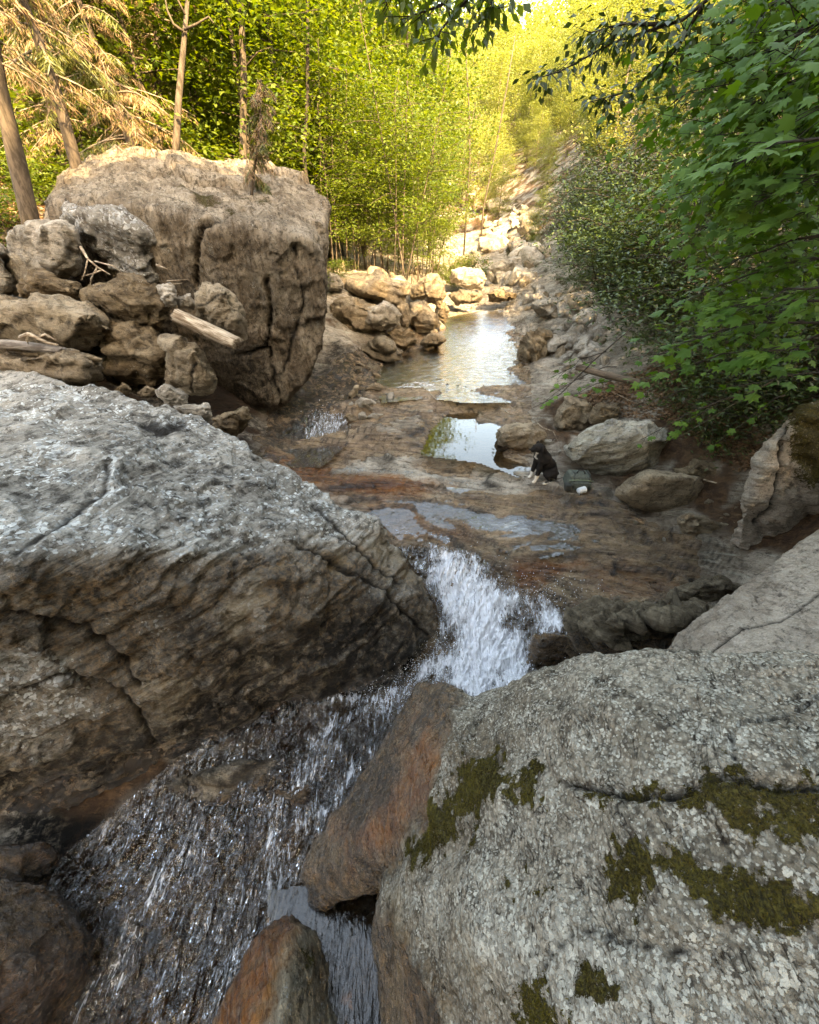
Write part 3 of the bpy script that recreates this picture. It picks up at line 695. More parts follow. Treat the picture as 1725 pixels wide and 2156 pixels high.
# the pile at the left, from the left edge towards the huge boulder
R("round brown-grey boulder standing at the left end of the rock pile", [(19, 485), (62, 470), (137, 469), (160, 490), (168, 515), (167, 562), (146, 587), (62, 594), (25, 628), (19, 520)], 7.3, 'pale', seed=11, front=.3)
R("white-blotched pointed boulder leaning on the huge boulder above the pile", [(130, 443), (150, 434), (170, 435), (196, 449), (233, 464), (304, 468), (319, 487), (333, 507), (333, 541), (317, 578), (271, 582), (242, 562), (217, 541), (150, 500), (137, 470)], 7.7, 'white', seed=12, front=.22, lump=.08, samp=.04)
R("flat reddish wedge of rock under the round boulder", [(40, 591), (62, 576), (100, 578), (137, 591), (175, 610), (167, 622), (104, 627), (37, 624)], 6.9, 'brown', seed=13, samp=.035)
R("long pale slab with a rounded nose at the left edge of the pile", [(-60, 640), (0, 628), (75, 626), (125, 635), (187, 649), (229, 672), (233, 691), (183, 728), (158, 739), (62, 724), (0, 698), (-60, 690)], 6.5, 'tan', seed=14, samp=.03, cracks=[([(0, 700), (60, 660), (120, 672), (190, 690)], 3, .02)])
R("wide layered brown rock in the middle of the pile", [(173, 616), (217, 595), (267, 582), (300, 591), (333, 616), (350, 640), (333, 666), (250, 672), (225, 662), (179, 637)], 6.9, 'brown', seed=15, samp=.04)
R("pale broken stone wedged beside the layered brown rock", [(325, 607), (354, 593), (371, 603), (369, 645), (342, 650)], 6.8, 'pale', seed=16, lump=.1)
R("upright pale brown rock leaning against the cracked face of the huge boulder", [(412, 635), (433, 603), (458, 597), (475, 607), (500, 645), (517, 678), (517, 712), (500, 728), (458, 700), (417, 660)], 6.9, 'tan', seed=17, cracks=[([(425, 645), (455, 625), (475, 618)], 3, .03)])
R("flat brown slab just above the grey slab at the left edge", [(-40, 745), (0, 741), (83, 749), (167, 745), (221, 762), (217, 782), (200, 816), (125, 814), (62, 790), (-40, 765)], 6.0, 'tan', seed=18, samp=.035)
R("thin narrow stone lying on top of the flat brown slab", [(0, 738), (50, 742), (170, 742), (218, 755), (215, 765), (150, 762), (40, 752)], 5.95, 'brown', seed=19, front=.12, back=.25)
R("dark hollowed rock in the shadow under the wide layered rock", [(221, 690), (275, 674), (317, 703), (358, 749), (354, 778), (325, 807), (250, 814), (215, 800), (215, 740)], 6.7, 'brown', seed=20, samp=.05, lump=.1)
R("smooth golden brown rock between the dark hollow and the huge boulder", [(346, 716), (408, 724), (437, 757), (458, 799), (442, 824), (404, 834), (354, 820), (350, 770)], 6.5, 'tan', seed=21, cracks=[([(405, 770), (410, 825)], 3, .03)])
R("small pale square stone on the far rim of the lichen boulder", [(325, 824), (354, 812), (396, 828), (392, 849), (350, 853)], 5.6, 'pale', seed=22, lump=.07)
R("pale flat stone sitting lower on the far rim of the lichen boulder", [(360, 852), (437, 852), (446, 874), (429, 891), (380, 876)], 5.4, 'pale', seed=23)
R("mossy stone in the dark gap below the huge boulder", [(450, 880), (480, 864), (521, 857), (529, 887), (492, 920), (454, 905)], 5.9, 'brown', seed=24, moss=.6, samp=.05)
R("small reddish stone in the gap beside the dark hollowed rock", [(240, 818), (262, 806), (280, 822), (262, 838), (242, 832)], 6.1, 'brown', seed=25)
R("little angular stone next to the small reddish stone in the gap", [(290, 826), (312, 812), (330, 822), (320, 838), (298, 838)], 6.2, 'tan', seed=26)
R("pale rounded boulder cut off by the left edge of the frame", [(-50, 500), (0, 512), (22, 545), (25, 620), (-10, 640), (-60, 630)], 7.2, 'pale', seed=27)
R("small stone wedged between the broken log and the layered rock", [(372, 628), (400, 618), (412, 640), (400, 652), (376, 648)], 7.0, 'pale', seed=28)
R("brown stone tucked under the wide layered rock", [(290, 664), (340, 668), (350, 690), (310, 700), (280, 688)], 7.0, 'brown', seed=29)

# left bank of the far pool
R("sunlit orange boulder on the left bank of the far pool", [(694, 640), (717, 625), (742, 621), (792, 634), (808, 646), (808, 684), (760, 700), (746, 735), (704, 742), (690, 700)], 12.6, 'tan', seed=31, samp=.03)
R("grey round-ended boulder pressed against the sunlit orange one", [(785, 645), (805, 638), (833, 642), (850, 663), (842, 684), (808, 697), (771, 690), (762, 667)], 12.4, 'pale', seed=32)
R("wide brown slab resting above the sunlit orange boulder", [(733, 592), (800, 578), (862, 600), (865, 621), (846, 640), (808, 640), (762, 624), (735, 606)], 13.8, 'tan', seed=33, samp=.03)
R("blocky grey boulder at the top right of the left bank", [(867, 604), (883, 584), (921, 577), (942, 621), (929, 640), (867, 630)], 14.6, 'tan', seed=34)
R("orange-brown rock hanging over the head of the far pool", [(860, 634), (892, 631), (921, 663), (923, 688), (900, 700), (875, 698), (862, 670)], 13.8, 'tan', seed=35)
R("low brown rock standing in the left edge of the far pool", [(885, 722), (900, 706), (920, 702), (942, 717), (925, 730), (895, 733)], 12.7, 'brown', seed=36, wetz=.3)
R("small pale stone at the top corner of the left bank beside the huge boulder", [(694, 573), (712, 575), (724, 600), (714, 616), (692, 612)], 13.4, 'pale', seed=37)
R("dark mossy rock below the orange-brown overhanging rock", [(815, 700), (840, 688), (872, 700), (874, 725), (850, 738), (815, 730)], 12.4, 'brown', seed=38, moss=.7, samp=.05)
R("dark layered rock at the waterline below the sunlit boulder", [(750, 735), (800, 712), (850, 735), (846, 760), (800, 775), (752, 765)], 11.6, 'wetdark', seed=39, samp=.06)
R("dark ledge rock dipping into the pool beside the huge boulder", [(690, 770), (740, 745), (800, 775), (790, 805), (720, 815), (686, 800)], 10.6, 'wetdark', seed=40, samp=.06)
R("squarish brown stone below the blocky grey boulder", [(918, 640), (938, 634), (948, 655), (936, 680), (918, 668)], 14.6, 'brown', seed=41)
R("rock between the orange-brown rock and the grey round-ended boulder", [(838, 645), (858, 640), (866, 668), (858, 690), (842, 684)], 13.2, 'tan', seed=42)
# stones on the ledge left of the puddle
R("largest pale stone in the cluster on the ledge by the channel", [(746, 852), (762, 838), (780, 838), (793, 848), (779, 864), (750, 866)], None, 'pale', seed=43)
R("flat pale stone nearest the puddle in the channel cluster", [(768, 878), (790, 870), (808, 872), (802, 886), (775, 886)], None, 'pale', seed=44)
R("upright narrow stone at the left of the channel cluster", [(733, 834), (746, 812), (756, 812), (752, 838), (740, 846)], None, 'tan', seed=45)
R("brown stone at the back of the channel cluster", [(768, 820), (790, 805), (806, 812), (808, 826), (786, 832)], None, 'tan', seed=46)
R("long thin stone leaning at the back of the channel cluster", [(780, 786), (796, 786), (814, 798), (812, 806), (786, 798)], None, 'brown', seed=47)
R("small brown stone in the wet channel beside the cluster", [(724, 876), (738, 868), (750, 878), (744, 892), (728, 892)], None, 'brown', seed=48)

# right bank of the far pool
R("upright layered boulder standing in the right edge of the far pool", [(1100, 720), (1112, 704), (1133, 700), (1156, 706), (1160, 742), (1150, 775), (1135, 792), (1112, 780), (1098, 750)], 10.9, 'brown', seed=51, strata=(1, .2, .2), samp=.05, wetz=.42)
R("big whitish flat-faced boulder behind the upright layered one", [(1117, 640), (1158, 623), (1200, 640), (1206, 667), (1167, 680), (1129, 660)], 14.5, 'pale', seed=52)
R("bright angular boulder under the leaning laurel twigs", [(1204, 622), (1232, 616), (1262, 640), (1240, 668), (1214, 655)], 14.2, 'pale', seed=53)
R("low whitish boulder on the bank between pool and laurel", [(1165, 690), (1215, 680), (1262, 700), (1255, 735), (1200, 740), (1165, 722)], 11.8, 'pale', seed=54, samp=.03)
R("smaller pale boulder below the low whitish one on the bank", [(1165, 752), (1205, 742), (1240, 752), (1238, 778), (1190, 790), (1160, 775)], 10.4, 'pale', seed=55)
R("rounded pale ledge rock at the head of the stream", [(950, 570), (975, 562), (1012, 563), (1027, 588), (1017, 606), (971, 602), (952, 592)], 19, 'pale', seed=56)
R("sunlit layered rock behind the head of the stream", [(1029, 562), (1060, 548), (1092, 546), (1098, 566), (1075, 594), (1033, 590)], 21, 'pale', seed=57, strata=(.6, 0, 1))
R("dark low rock across the far end of the pool", [(945, 622), (985, 610), (1015, 622), (1010, 636), (960, 638)], 17.0, 'wetdark', seed=58)
R("dark flat rock next to the low rock across the pool head", [(1022, 618), (1055, 608), (1090, 618), (1085, 632), (1030, 634)], 17.4, 'brown', seed=59)

# right of the dog
R("beige boulder with a dark red foot above the puddle", [(1172, 860), (1190, 838), (1215, 834), (1244, 847), (1252, 880), (1244, 914), (1190, 930), (1172, 915), (1168, 889)], 7.2, 'tan', seed=61, lump=.07)
R("brown boulder with its wet foot in the puddle", [(1044, 914), (1060, 893), (1090, 886), (1131, 893), (1150, 918), (1140, 945), (1110, 962), (1060, 955), (1043, 940)], None, 'tan', seed=62, wetz=.14, base=(1095, 955))
R("large angular pale greenish boulder leaning over the backpack", [(1183, 941), (1215, 914), (1256, 892), (1294, 882), (1360, 889), (1398, 897), (1430, 920), (1408, 962), (1373, 982), (1327, 1001), (1298, 1018), (1262, 1008), (1223, 976)], 5.95, 'slab', seed=63, front=.28, scale_f=.5,
  ridge=[(1190, 945, .2), (1290, 957, .42), (1325, 975, .38), (1400, 930, .25)], samp=.03, strata=(-.35, .2, 1), lump=.03, fac=.05)
R("smooth round brown boulder at the edge of the bedrock", [(1294, 1043), (1300, 1025), (1320, 1010), (1365, 991), (1423, 995), (1476, 1001), (1487, 1025), (1484, 1045), (1465, 1072), (1423, 1086), (1381, 1084), (1325, 1068)], 4.9, 'tan', seed=64, samp=.01, lump=.03, smooth=6, scale_f=.68, fac=.02)
R("dark flat-topped boulder behind the smooth round one", [(1415, 985), (1448, 977), (1498, 981), (1531, 997), (1558, 1014), (1548, 1035), (1515, 1058), (1450, 1060), (1420, 1010)], 5.2, 'brown', seed=65)
R("small golden wedge of rock lying on the bedrock at the right", [(1431, 1095), (1444, 1084), (1485, 1091), (1535, 1105), (1536, 1122), (1506, 1134), (1452, 1129), (1438, 1116)], 4.2, 'tan', seed=66, samp=.012)
R("layered brown rock behind the large angular boulder", [(1395, 890), (1448, 882), (1490, 900), (1480, 920), (1427, 918)], 6.7, 'brown', seed=67, samp=.04)
R("flat grey-brown stone half buried in the leaf litter of the right bank", [(1481, 862), (1506, 848), (1552, 843), (1545, 857), (1494, 870)], None, 'brown', seed=68)
R("small pale flat stone directly behind the dog", [(1124, 938), (1140, 928), (1170, 926), (1172, 938), (1130, 948)], None, 'pale', seed=69)
R("grey slanting stone between the dog and the angular boulder", [(1148, 952), (1185, 946), (1190, 962), (1155, 972)], None, 'pale', seed=70)
R("brown rock in the right bank above the angular boulder", [(1262, 866), (1300, 845), (1345, 838), (1340, 868), (1290, 884)], 7.4, 'brown', seed=71)
R("thin dark slab tilting out from under the flat-topped boulder", [(1480, 1085), (1520, 1050), (1560, 1035), (1560, 1050), (1515, 1085), (1490, 1095)], 5.0, 'brown', seed=72, samp=.05)
R("knobbly rock beside the beige boulder under the twigs", [(1240, 880), (1262, 850), (1300, 850), (1310, 872), (1262, 900)], 6.9, 'brown', seed=73, lump=.1)
# right-hand big ones
R("tall mossy boulder at the right edge above the bedrock", [(1800, 820), (1700, 845), (1650, 890), (1612, 945), (1585, 1010), (1570, 1060), (1540, 1115), (1528, 1200), (1545, 1238), (1640, 1215), (1800, 1100)], 3.9, 'pink', fac=.035, paintf=lambda V, N, px, py, nz: {'moss': sstep(20, -20, poly_sd(px, py, [(1640, 820), (1800, 780), (1800, 1010), (1700, 1020), (1655, 960)])+nz*25)}, seed=74, front=.16, back=.5, lump=.03, vox=.024, cat="boulder", samp=.02, scale_f=.7, sf=9, cracks=[([(1650, 900), (1640, 1000), (1600, 1110)], 6, .06)])
SLAB = P3([(1400, 1375, .45), (1432, 1335, .5), (1480, 1300, .62), (1560, 1235, .80), (1650, 1172, 1.0), (1800, 1062, 1.3), (1900, 1000, 1.4), (1440, 1430, .75), (1600, 1440, 1.08), (1800, 1450, 1.35), (1600, 1320, 1.02), (1720, 1260, 1.2)])
make_rock("boulder", "long smooth pinkish slab rising to the right edge behind the lichen boulder", [SLAB+[np.array([q[0]*1.0+.05, q[1], q[2]-1.3]) for q in SLAB]], .018, M['pink'], cat="boulder", size=1.2, lump=.02, strata=((.2, .6, 1), 8, .008), fine=.006, fine_f=10, smooth=4, facets=((1.6, .03), (6, .007)), seed=75, cracks=[([(1480, 1390), (1560, 1330), (1640, 1310), (1760, 1230)], 3, .015)])
R("dark wet layered rock between the whitewater and the pinkish slab", [(1180, 1345), (1192, 1310), (1240, 1282), (1330, 1270), (1400, 1270), (1460, 1290), (1490, 1290), (1430, 1350), (1380, 1420), (1270, 1420), (1205, 1395)], 2.75, 'wetdark', seed=76, strata=(.35, -.7, 1), samp=.07, sf=9, vox=.014, wetz=0)
R("dark ledge rock in shadow above the dark wet layered rock", [(1400, 1262), (1430, 1235), (1520, 1215), (1560, 1238), (1500, 1285), (1450, 1290)], 3.25, 'wetdark', seed=77, samp=.04)
R("small red-brown rock poking out of the whitewater", [(1085, 1300), (1100, 1287), (1128, 1294), (1130, 1318), (1100, 1322)], None, 'brown', seed=78, wetz=5)
R("red-brown wet rock at the right edge of the whitewater", [(1125, 1340), (1190, 1335), (1205, 1390), (1150, 1432), (1110, 1400)], None, 'brown', seed=79, wetz=5, front=.15)
def custom(label, pts, mat, seed, paint=None, cat="rock", **k):
    P_ = P3(pts); base_ = [np.array([q[0]*1.03, q[1]-.02, -1.9]) for q in P_]
    return make_rock("rock", label, [P_+base_], k.get('vox', .012), M[mat], cat=cat, size=.8, lump=.05, lump_f=2.2, strata=(k.get('sd', (1, .5, .2)), 9, .012), fine=.012, fine_f=8, smooth=2, facets=((4, .02), (11, .008)), seed=seed, paint=paint)
custom("orange streaked pointed rock between cascade and still water at the bottom", [(612, 1926, -.95), (560, 1962, -.9), (520, 2020, -.85), (470, 2110, -.8), (420, 2240, -.75), (380, 2400, -.75), (640, 1945, -.95), (668, 2000, -.98), (690, 2080, -1.0), (712, 2160, -1.02), (720, 2300, -1.0), (606, 1990, -.68), (600, 2080, -.55), (585, 2200, -.45), (570, 2400, -.4)], 'pointed', 80,
       lambda V, N, px, py, face, nz, nz2: {"orange": sstep(25, -25, poly_sd(px, py, [(380, 2300), (480, 2080), (600, 1900), (640, 1940), (606, 2010), (540, 2250)])+nz*20), "moss": .9*sstep(14, -10, poly_sd(px, py, [(622, 2005), (655, 2010), (668, 2050), (640, 2050)])+nz*8), "wet": sstep(30, -20, poly_sd(px, py, [(400, 2250), (480, 2080), (600, 1900), (610, 1960), (480, 2250)])), "brown": .5*sstep(-.1, .4, nz)})
wetf = lambda V, N, px, py, face, nz, nz2: {"wet": .7+0*nz, "orange": .35*sstep(.0, .4, nz), "brown": .6+0*nz, "black": .55*sstep(-.3, .2, nz)}
custom("dark brown rock in the shadow at the left edge of the cascade", [(-80, 1790, -.75), (0, 1772, -.8), (80, 1774, -.85), (105, 1800, -.9), (80, 1850, -1.0), (-80, 1880, -.95), (20, 1810, -.7)], 'wetdark', 81, wetf)
custom("dark rock filling the bottom left corner beside the cascade", [(-120, 1870, -.6), (20, 1852, -.75), (110, 1885, -.9), (172, 1962, -1.0), (150, 2050, -1.0), (70, 2160, -1.0), (0, 2300, -1.0), (-120, 2300, -.6), (0, 1960, -.6), (40, 2060, -.7)], 'wetdark', 82, wetf)

# ------------------------------------------------------------------ loose stones of the stream bed: one built kind per shape, then copies
stone_protos = []
for k in range(9):
    r = np.random.default_rng(100+k); p = r.normal(size=(14, 3)); p /= np.linalg.norm(p, axis=1)[:, None]
    p *= np.array([.5, .38, .27])*(1+r.normal(0, .12, (14, 1)))
    V, F = remesh([p], .045, 1); N = vnormals(V, F)
    V = V+N*(.10*facet(V*3+k, k)+.02*fbm(V*4+k*3, 3)+.012*ridged(V*9+k, 2))[:, None]
    stone_protos.append((mesh_np("river_stone", V, F, M['pale']), mesh_np("river_stone", V, F, M['tan'])))
def scatter_stones(poly, n, smin, smax, label, group, seed, tan=.35):
    r = np.random.default_rng(seed); poly = np.array(poly, float); k = 0; tries = 0
    while k < n and tries < n*20:
        tries += 1
        q = r.uniform(poly.min(0), poly.max(0))
        if poly_sd(np.array([q[0]]), np.array([q[1]]), poly)[0] > 0: continue
        g = G(*q); s = smin*(smax/smin)**(r.random()**1.6)
        o = link("river_stone", stone_protos[r.integers(9)][int(r.random() < tan)], loc=(g[0], g[1], g[2]+s*.08))
        o.rotation_euler = (r.normal(0, .35), r.normal(0, .35), r.uniform(0, 6.3)); o.scale = (s, s*r.uniform(.8, 1.1), s*r.uniform(.8, 1.3))
        tag(o, label, "stone", group); k += 1
scatter_stones([(1010, 440), (1110, 420), (1140, 470), (1150, 520), (1140, 560), (1110, 600), (950, 600), (960, 560), (1010, 540)], 100, .5, 2.4, "sunlit pale stone in the dry stony stream bed at the head of the valley", "stones of the far stream bed", 1)
scatter_stones([(1110, 610), (1260, 590), (1290, 660), (1260, 790), (1180, 800), (1160, 700), (1100, 660)], 80, .25, 1.1, "pale loose stone on the stony right bank of the far pool", "stones on the right bank", 2, .25)
scatter_stones([(690, 560), (950, 545), (960, 640), (920, 600), (820, 590), (700, 610)], 22, .25, .8, "brown stone at the foot of the saplings on the left bank", "stones below the saplings", 3, .7)
scatter_stones([(720, 790), (830, 770), (830, 830), (800, 900), (720, 900), (690, 850)], 16, .08, .28, "small stone strewn on the dark ledge by the channel", "small stones by the channel", 4, .6)
scatter_stones([(1250, 850), (1500, 830), (1560, 900), (1540, 960), (1440, 940), (1300, 880)], 18, .06, .25, "small stone in the leaf litter of the right bank", "stones in the right bank litter", 5, .8)
scatter_stones([(1230, 1020), (1300, 1060), (1440, 1120), (1520, 1150), (1500, 1250), (1300, 1150), (1200, 1080)], 16, .03, .14, 'small brown stone lying loose on the wet bedrock', 'loose stones on the bedrock', 16, .8)
scatter_stones([(860, 1000), (1100, 1010), (1250, 1040), (1200, 1100), (1000, 1060)], 10, .02, .08, 'tiny stone lying on the bedrock below the dog', 'tiny stones below the dog', 17, .6)
scatter_stones([(1480, 1040), (1560, 1040), (1545, 1110), (1480, 1080)], 8, .05, .15, "small dark stone beside the flat-topped boulder", "stones beside the flat-topped boulder", 6, 1)
scatter_stones([(0, 480), (30, 470), (120, 460), (200, 560), (100, 600), (0, 620)], 12, .15, .5, "stone lodged in the back of the left rock pile", "stones behind the rock pile", 7, .5)
scatter_stones([(185, 560), (350, 560), (420, 620), (440, 650), (330, 640), (230, 600)], 14, .08, .25, "small stone lodged in a gap of the left rock pile", "small stones in the rock pile", 8, .5)

# ------------------------------------------------------------------ water
def water_mat(name, tint, rough=.05, bscale=9, bstr=.25, stretch=(1, 1, 1), rot=0, bdist=.03, refl=1.2, foamc=(.78, .82, .88), murk=0.0):
    t = NT(name); tc = t.n("TexCoord"); mp = t.n("Mapping"); t.set(mp.inputs[0], tc.outputs['Object'])
    mp.inputs['Scale'].default_value = stretch; mp.inputs['Rotation'].default_value = (0, 0, rot)
    n1 = t.noise(mp.outputs[0], bscale, 3, .55, .4); n2 = t.noise(mp.outputs[0], bscale*3.1, 4, .65, .6)
    h = t.math('ADD', n1, t.math('MULTIPLY', n2, .2))
    bp = t.n("Bump"); bp.inputs['Strength'].default_value = bstr; bp.inputs['Distance'].default_value = bdist; t.set(bp.inputs['Height'], h)
    fr = t.n("Fresnel"); fr.inputs[0].default_value = 1.34; t.set(fr.inputs['Normal'], bp.outputs[0])
    f = t.math('MULTIPLY', fr.outputs[0], refl, True)
    gl = t.n("BsdfGlossy", {'Color': (1, 1, 1), 'Roughness': rough, 'Normal': bp.outputs[0]})
    tr = t.n("BsdfTransparent", {'Color': tint})
    under = tr.outputs[0]
    if murk:
        df = t.n("BsdfDiffuse", {'Color': (.05, .055, .035)}); m0 = t.n("MixShader"); m0.inputs[0].default_value = murk
        t.set(m0.inputs[1], under); t.set(m0.inputs[2], df.outputs[0]); under = m0.outputs[0]
    ms = t.n("MixShader"); t.set(ms.inputs[0], f); t.set(ms.inputs[1], under); t.set(ms.inputs[2], gl.outputs[0])
    fo = t.attr('foam'); fn = t.noise(mp.outputs[0], max(bscale, 4)*2.2, 6, .72, 1.4)
    fn2 = t.noise(tc.outputs['Object'], 45, 3, .7)
    fsum = t.math('ADD', fn, t.math('MULTIPLY', t.math('SUBTRACT', fn2, .5), .16))
    fm = t.ramp(t.math('ADD', fo, t.math('MULTIPLY', t.math('SUBTRACT', fsum, .5), 2.4)), .36, 1.05)
    fm = t.math('MULTIPLY', fm, t.ramp(fo, .02, .12))
    fm = t.math('MULTIPLY', fm, .93)
    fb = t.n("BsdfPrincipled", {'Base Color': foamc, 'Roughness': .35, 'Normal': bp.outputs[0]})
    m2 = t.n("MixShader"); t.set(m2.inputs[0], fm); t.set(m2.inputs[1], ms.outputs[0]); t.set(m2.inputs[2], fb.outputs[0])
    return t.done(m2.outputs[0])
M['w_pool'] = water_mat("rippled_pool_water", (.55, .50, .36), .03, 3.6, 1.0, (1, 2.2, 1), .2, .05, refl=4.2)
M['w_still'] = water_mat("still_puddle_water", (.45, .38, .27), .01, 3, .03, refl=2.0)
M['w_dark'] = water_mat("dark_still_water", (.4, .33, .22), .01, 5, 1.0, (2.6, .6, 1), .5, .03, refl=3.0)
M['w_fast'] = water_mat("fast_clear_water", (.62, .50, .37), .04, 4.6, 1.0, (2.3, .42, 1), -.45, .22, refl=2.8)

def sheet(name, label, polys, step, zf, mat, foamf=None, margin=0):
    """a sheet of water over the world region that a photo polygon covers; zf gives its height"""
    w = []
    for p in polys:
        for q in p:
            g = G(min(max(q[0], -150), 1850), q[1]); w.append(g[:2])
    w = np.array(w); lo = w.min(0)-.3; hi = w.max(0)+.3
    xs = np.arange(lo[0], hi[0], step); ys = np.arange(lo[1], hi[1], step)
    X, Yy = np.meshgrid(xs, ys); x = X.ravel(); y = Yy.ravel(); z = zf(x, y)
    px, py, dep = proj(np.stack([x, y, z], 1))
    ins = np.full(len(x), 1e9)
    for p in polys: ins = np.minimum(ins, poly_sd(px, py, p))
    keep = (ins < margin) & (dep > .1)
    i = np.arange(len(x)).reshape(len(ys), len(xs))
    F = np.stack([i[:-1, :-1].ravel(), i[:-1, 1:].ravel(), i[1:, 1:].ravel(), i[1:, :-1].ravel()], 1)
    F = F[keep[F].all(1)]
    used = np.unique(F); mp = np.zeros(len(x), int); mp[used] = np.arange(len(used))
    V = np.stack([x, y, z], 1)[used]
    fo = foamf(px[used], py[used], V) if foamf else np.zeros(len(used))
    me = mesh_np(name, V, mp[F], mat, {'foam': fo})
    return tag(link(name, me), label, kind='structure')
def foam_far(px, py, V):
    nz = fbm(V*3, 4)
    f = sstep(16, -10, poly_sd(px, py, [(830, 818), (850, 806), (900, 806), (935, 812), (905, 826), (850, 828)])+nz*10)*.6
    f2 = .45*sstep(8, -8, poly_sd(px, py, [(935, 640), (960, 630), (985, 632), (970, 645), (940, 652)]))
    return np.maximum(f, f2)
sheet("water", "blue rippled water of the far pool", [[(800, 850), (780, 760), (860, 690), (930, 670), (1000, 655), (1110, 650), (1150, 800), (1080, 850), (980, 850), (900, 840), (850, 845)]], .06,
      lambda x, y: np.full(len(x), .285)+sstep(14.2, 17.5, y)*.34+.006*fbm(np.stack([x*2.5, y*4.5, 0*x], 1), 3), M['w_pool'], foam_far)
sheet("water", "still sky-blue puddle in the middle of the bedrock", [[(880, 960), (905, 905), (940, 870), (1030, 868), (1080, 885), (1060, 960), (1130, 985), (1100, 1010), (1000, 975)]], .05,
      lambda x, y: np.full(len(x), .105), M['w_still'])
def flow(x, y, off, amp, a=-.6, su=1.3, sv=5.5):
    u = x*math.cos(a)+y*math.sin(a); v = -x*math.sin(a)+y*math.cos(a)
    b = ground_base(x, y)
    return b+off+amp*fbm(np.stack([u*sv, v*su, 0*x], 1), 4)+amp*.5*ridged(np.stack([u*sv*2.4, v*su*2.4, 0*x+4], 1), 3)
def foam_ch(px, py, V):
    nz = fbm(V*4, 4)
    f = sstep(20, -14, poly_sd(px, py, [(640, 900), (680, 868), (725, 862), (735, 885), (710, 915), (670, 940), (640, 930)])+nz*26)
    return np.maximum(f*.5, .25*sstep(.15, .5, nz))
sheet("water", "thin fast water in the channel left of the bedrock ledge", [[(830, 815), (870, 835), (800, 850), (730, 870), (740, 930), (680, 985), (590, 985), (520, 960), (600, 900), (680, 855), (760, 815)]], .035,
      lambda x, y: flow(x, y, .005, .025), M['w_fast'], foam_ch)
# thin film that runs over the brown bedrock towards the chute
def foam_film(px, py, V):
    nz = fbm(V*4, 4)
    return .35*sstep(20, -14, poly_sd(px, py, [(790, 1085), (860, 1110), (1000, 1130), (1080, 1150), (900, 1160), (840, 1150)])+nz*20)
sheet("water", "thin puddles lying in the hollows of the orange bedrock above the chute", [[(640, 1010), (900, 1020), (1010, 1030), (1250, 1050), (1300, 1130), (1150, 1180), (1000, 1150), (840, 1140), (780, 1085), (650, 1040)]], .02,
      lambda x, y: flow(x, y, -.018, .004, 1.3, .8, 3.5), M['w_pool'], foam_film)
CH = [(835, 1150), (900, 1140), (1000, 1160), (1080, 1230), (1150, 1250), (1200, 1300), (1195, 1340), (1150, 1400), (1130, 1430), (1075, 1475), (1030, 1500), (960, 1470), (905, 1440), (850, 1490), (790, 1450), (860, 1410), (925, 1340), (920, 1280), (880, 1210)]
FG = [(840, 1440), (950, 1500), (860, 1520), (840, 1640), (800, 1690), (740, 1760), (690, 1830), (620, 1900), (600, 1960), (500, 2080), (440, 2230), (60, 2230), (60, 2160), (140, 2050), (170, 1960), (90, 1880), (130, 1800), (340, 1620), (480, 1520), (640, 1440)]
def foam_near(px, py, V):
    nz = fbm(V*3.2, 4); nz2 = fbm(V*9, 3)
    f = sstep(30, -55, poly_sd(px, py, CH)+nz*36)*1.0
    f = f*(1-.75*sstep(20, -20, poly_sd(px, py, [(1060, 1290), (1130, 1280), (1135, 1320), (1200, 1340), (1200, 1400), (1140, 1440), (1110, 1400), (1110, 1330), (1060, 1320)])+nz2*12))
    top = .35*sstep(20, -20, poly_sd(px, py, [(835, 1130), (1080, 1160), (1150, 1250), (1050, 1210), (900, 1200)])+nz*20)
    s = np.exp(-(line_d(px+nz*26, py+nz*20, [(860, 1470), (720, 1520), (620, 1640), (570, 1720), (590, 1850), (560, 2000), (480, 2130)])/34)**2)*.5
    s = np.maximum(s, .45*np.exp(-(line_d(px+nz*20, py, [(420, 1750), (300, 1900), (240, 2060), (100, 2160)])/38)**2))
    s = np.maximum(s, .55*np.exp(-(line_d(px+nz*12, py+nz*10, [(860, 1450), (790, 1470), (700, 1470)])/16)**2))
    s = np.maximum(s, .5*np.exp(-(line_d(px+nz*16, py+nz*10, [(740, 1600), (700, 1700), (640, 1740)])/20)**2))
    base = .2+.22*nz
    s = np.maximum(s+.1*nz2, base)
    m = sstep(20, -20, poly_sd(px, py, CH))
    return np.clip(np.maximum(f, top)*m+s*(1-m), 0, 1)
def zn(x, y):
    z0 = ground_base(x, y)
    px, py, dep = proj(np.stack([x, y, z0], 1))
    m = sstep(30, -40, poly_sd(px, py, CH))
    a = .055+.03*m
    return flow(x, y, .095+.03*m, a, -.5, 1.8, 6.0)+m*.02*fbm(np.stack([x*22, y*22, 0*x], 1), 3)
sheet("water", "white foaming chute and the broken cascade running past the lichen boulders", [CH, FG], .0125, zn, M['w_fast'], foam_near)
sheet("water", "dark still water reflecting branches at the bottom of the picture", [[(690, 1860), (780, 1870), (840, 1960), (900, 2100), (960, 2260), (600, 2260), (620, 2000), (560, 1930), (560, 1870)]], .02,
      lambda x, y: np.full(len(x), -1.12), M['w_dark'])
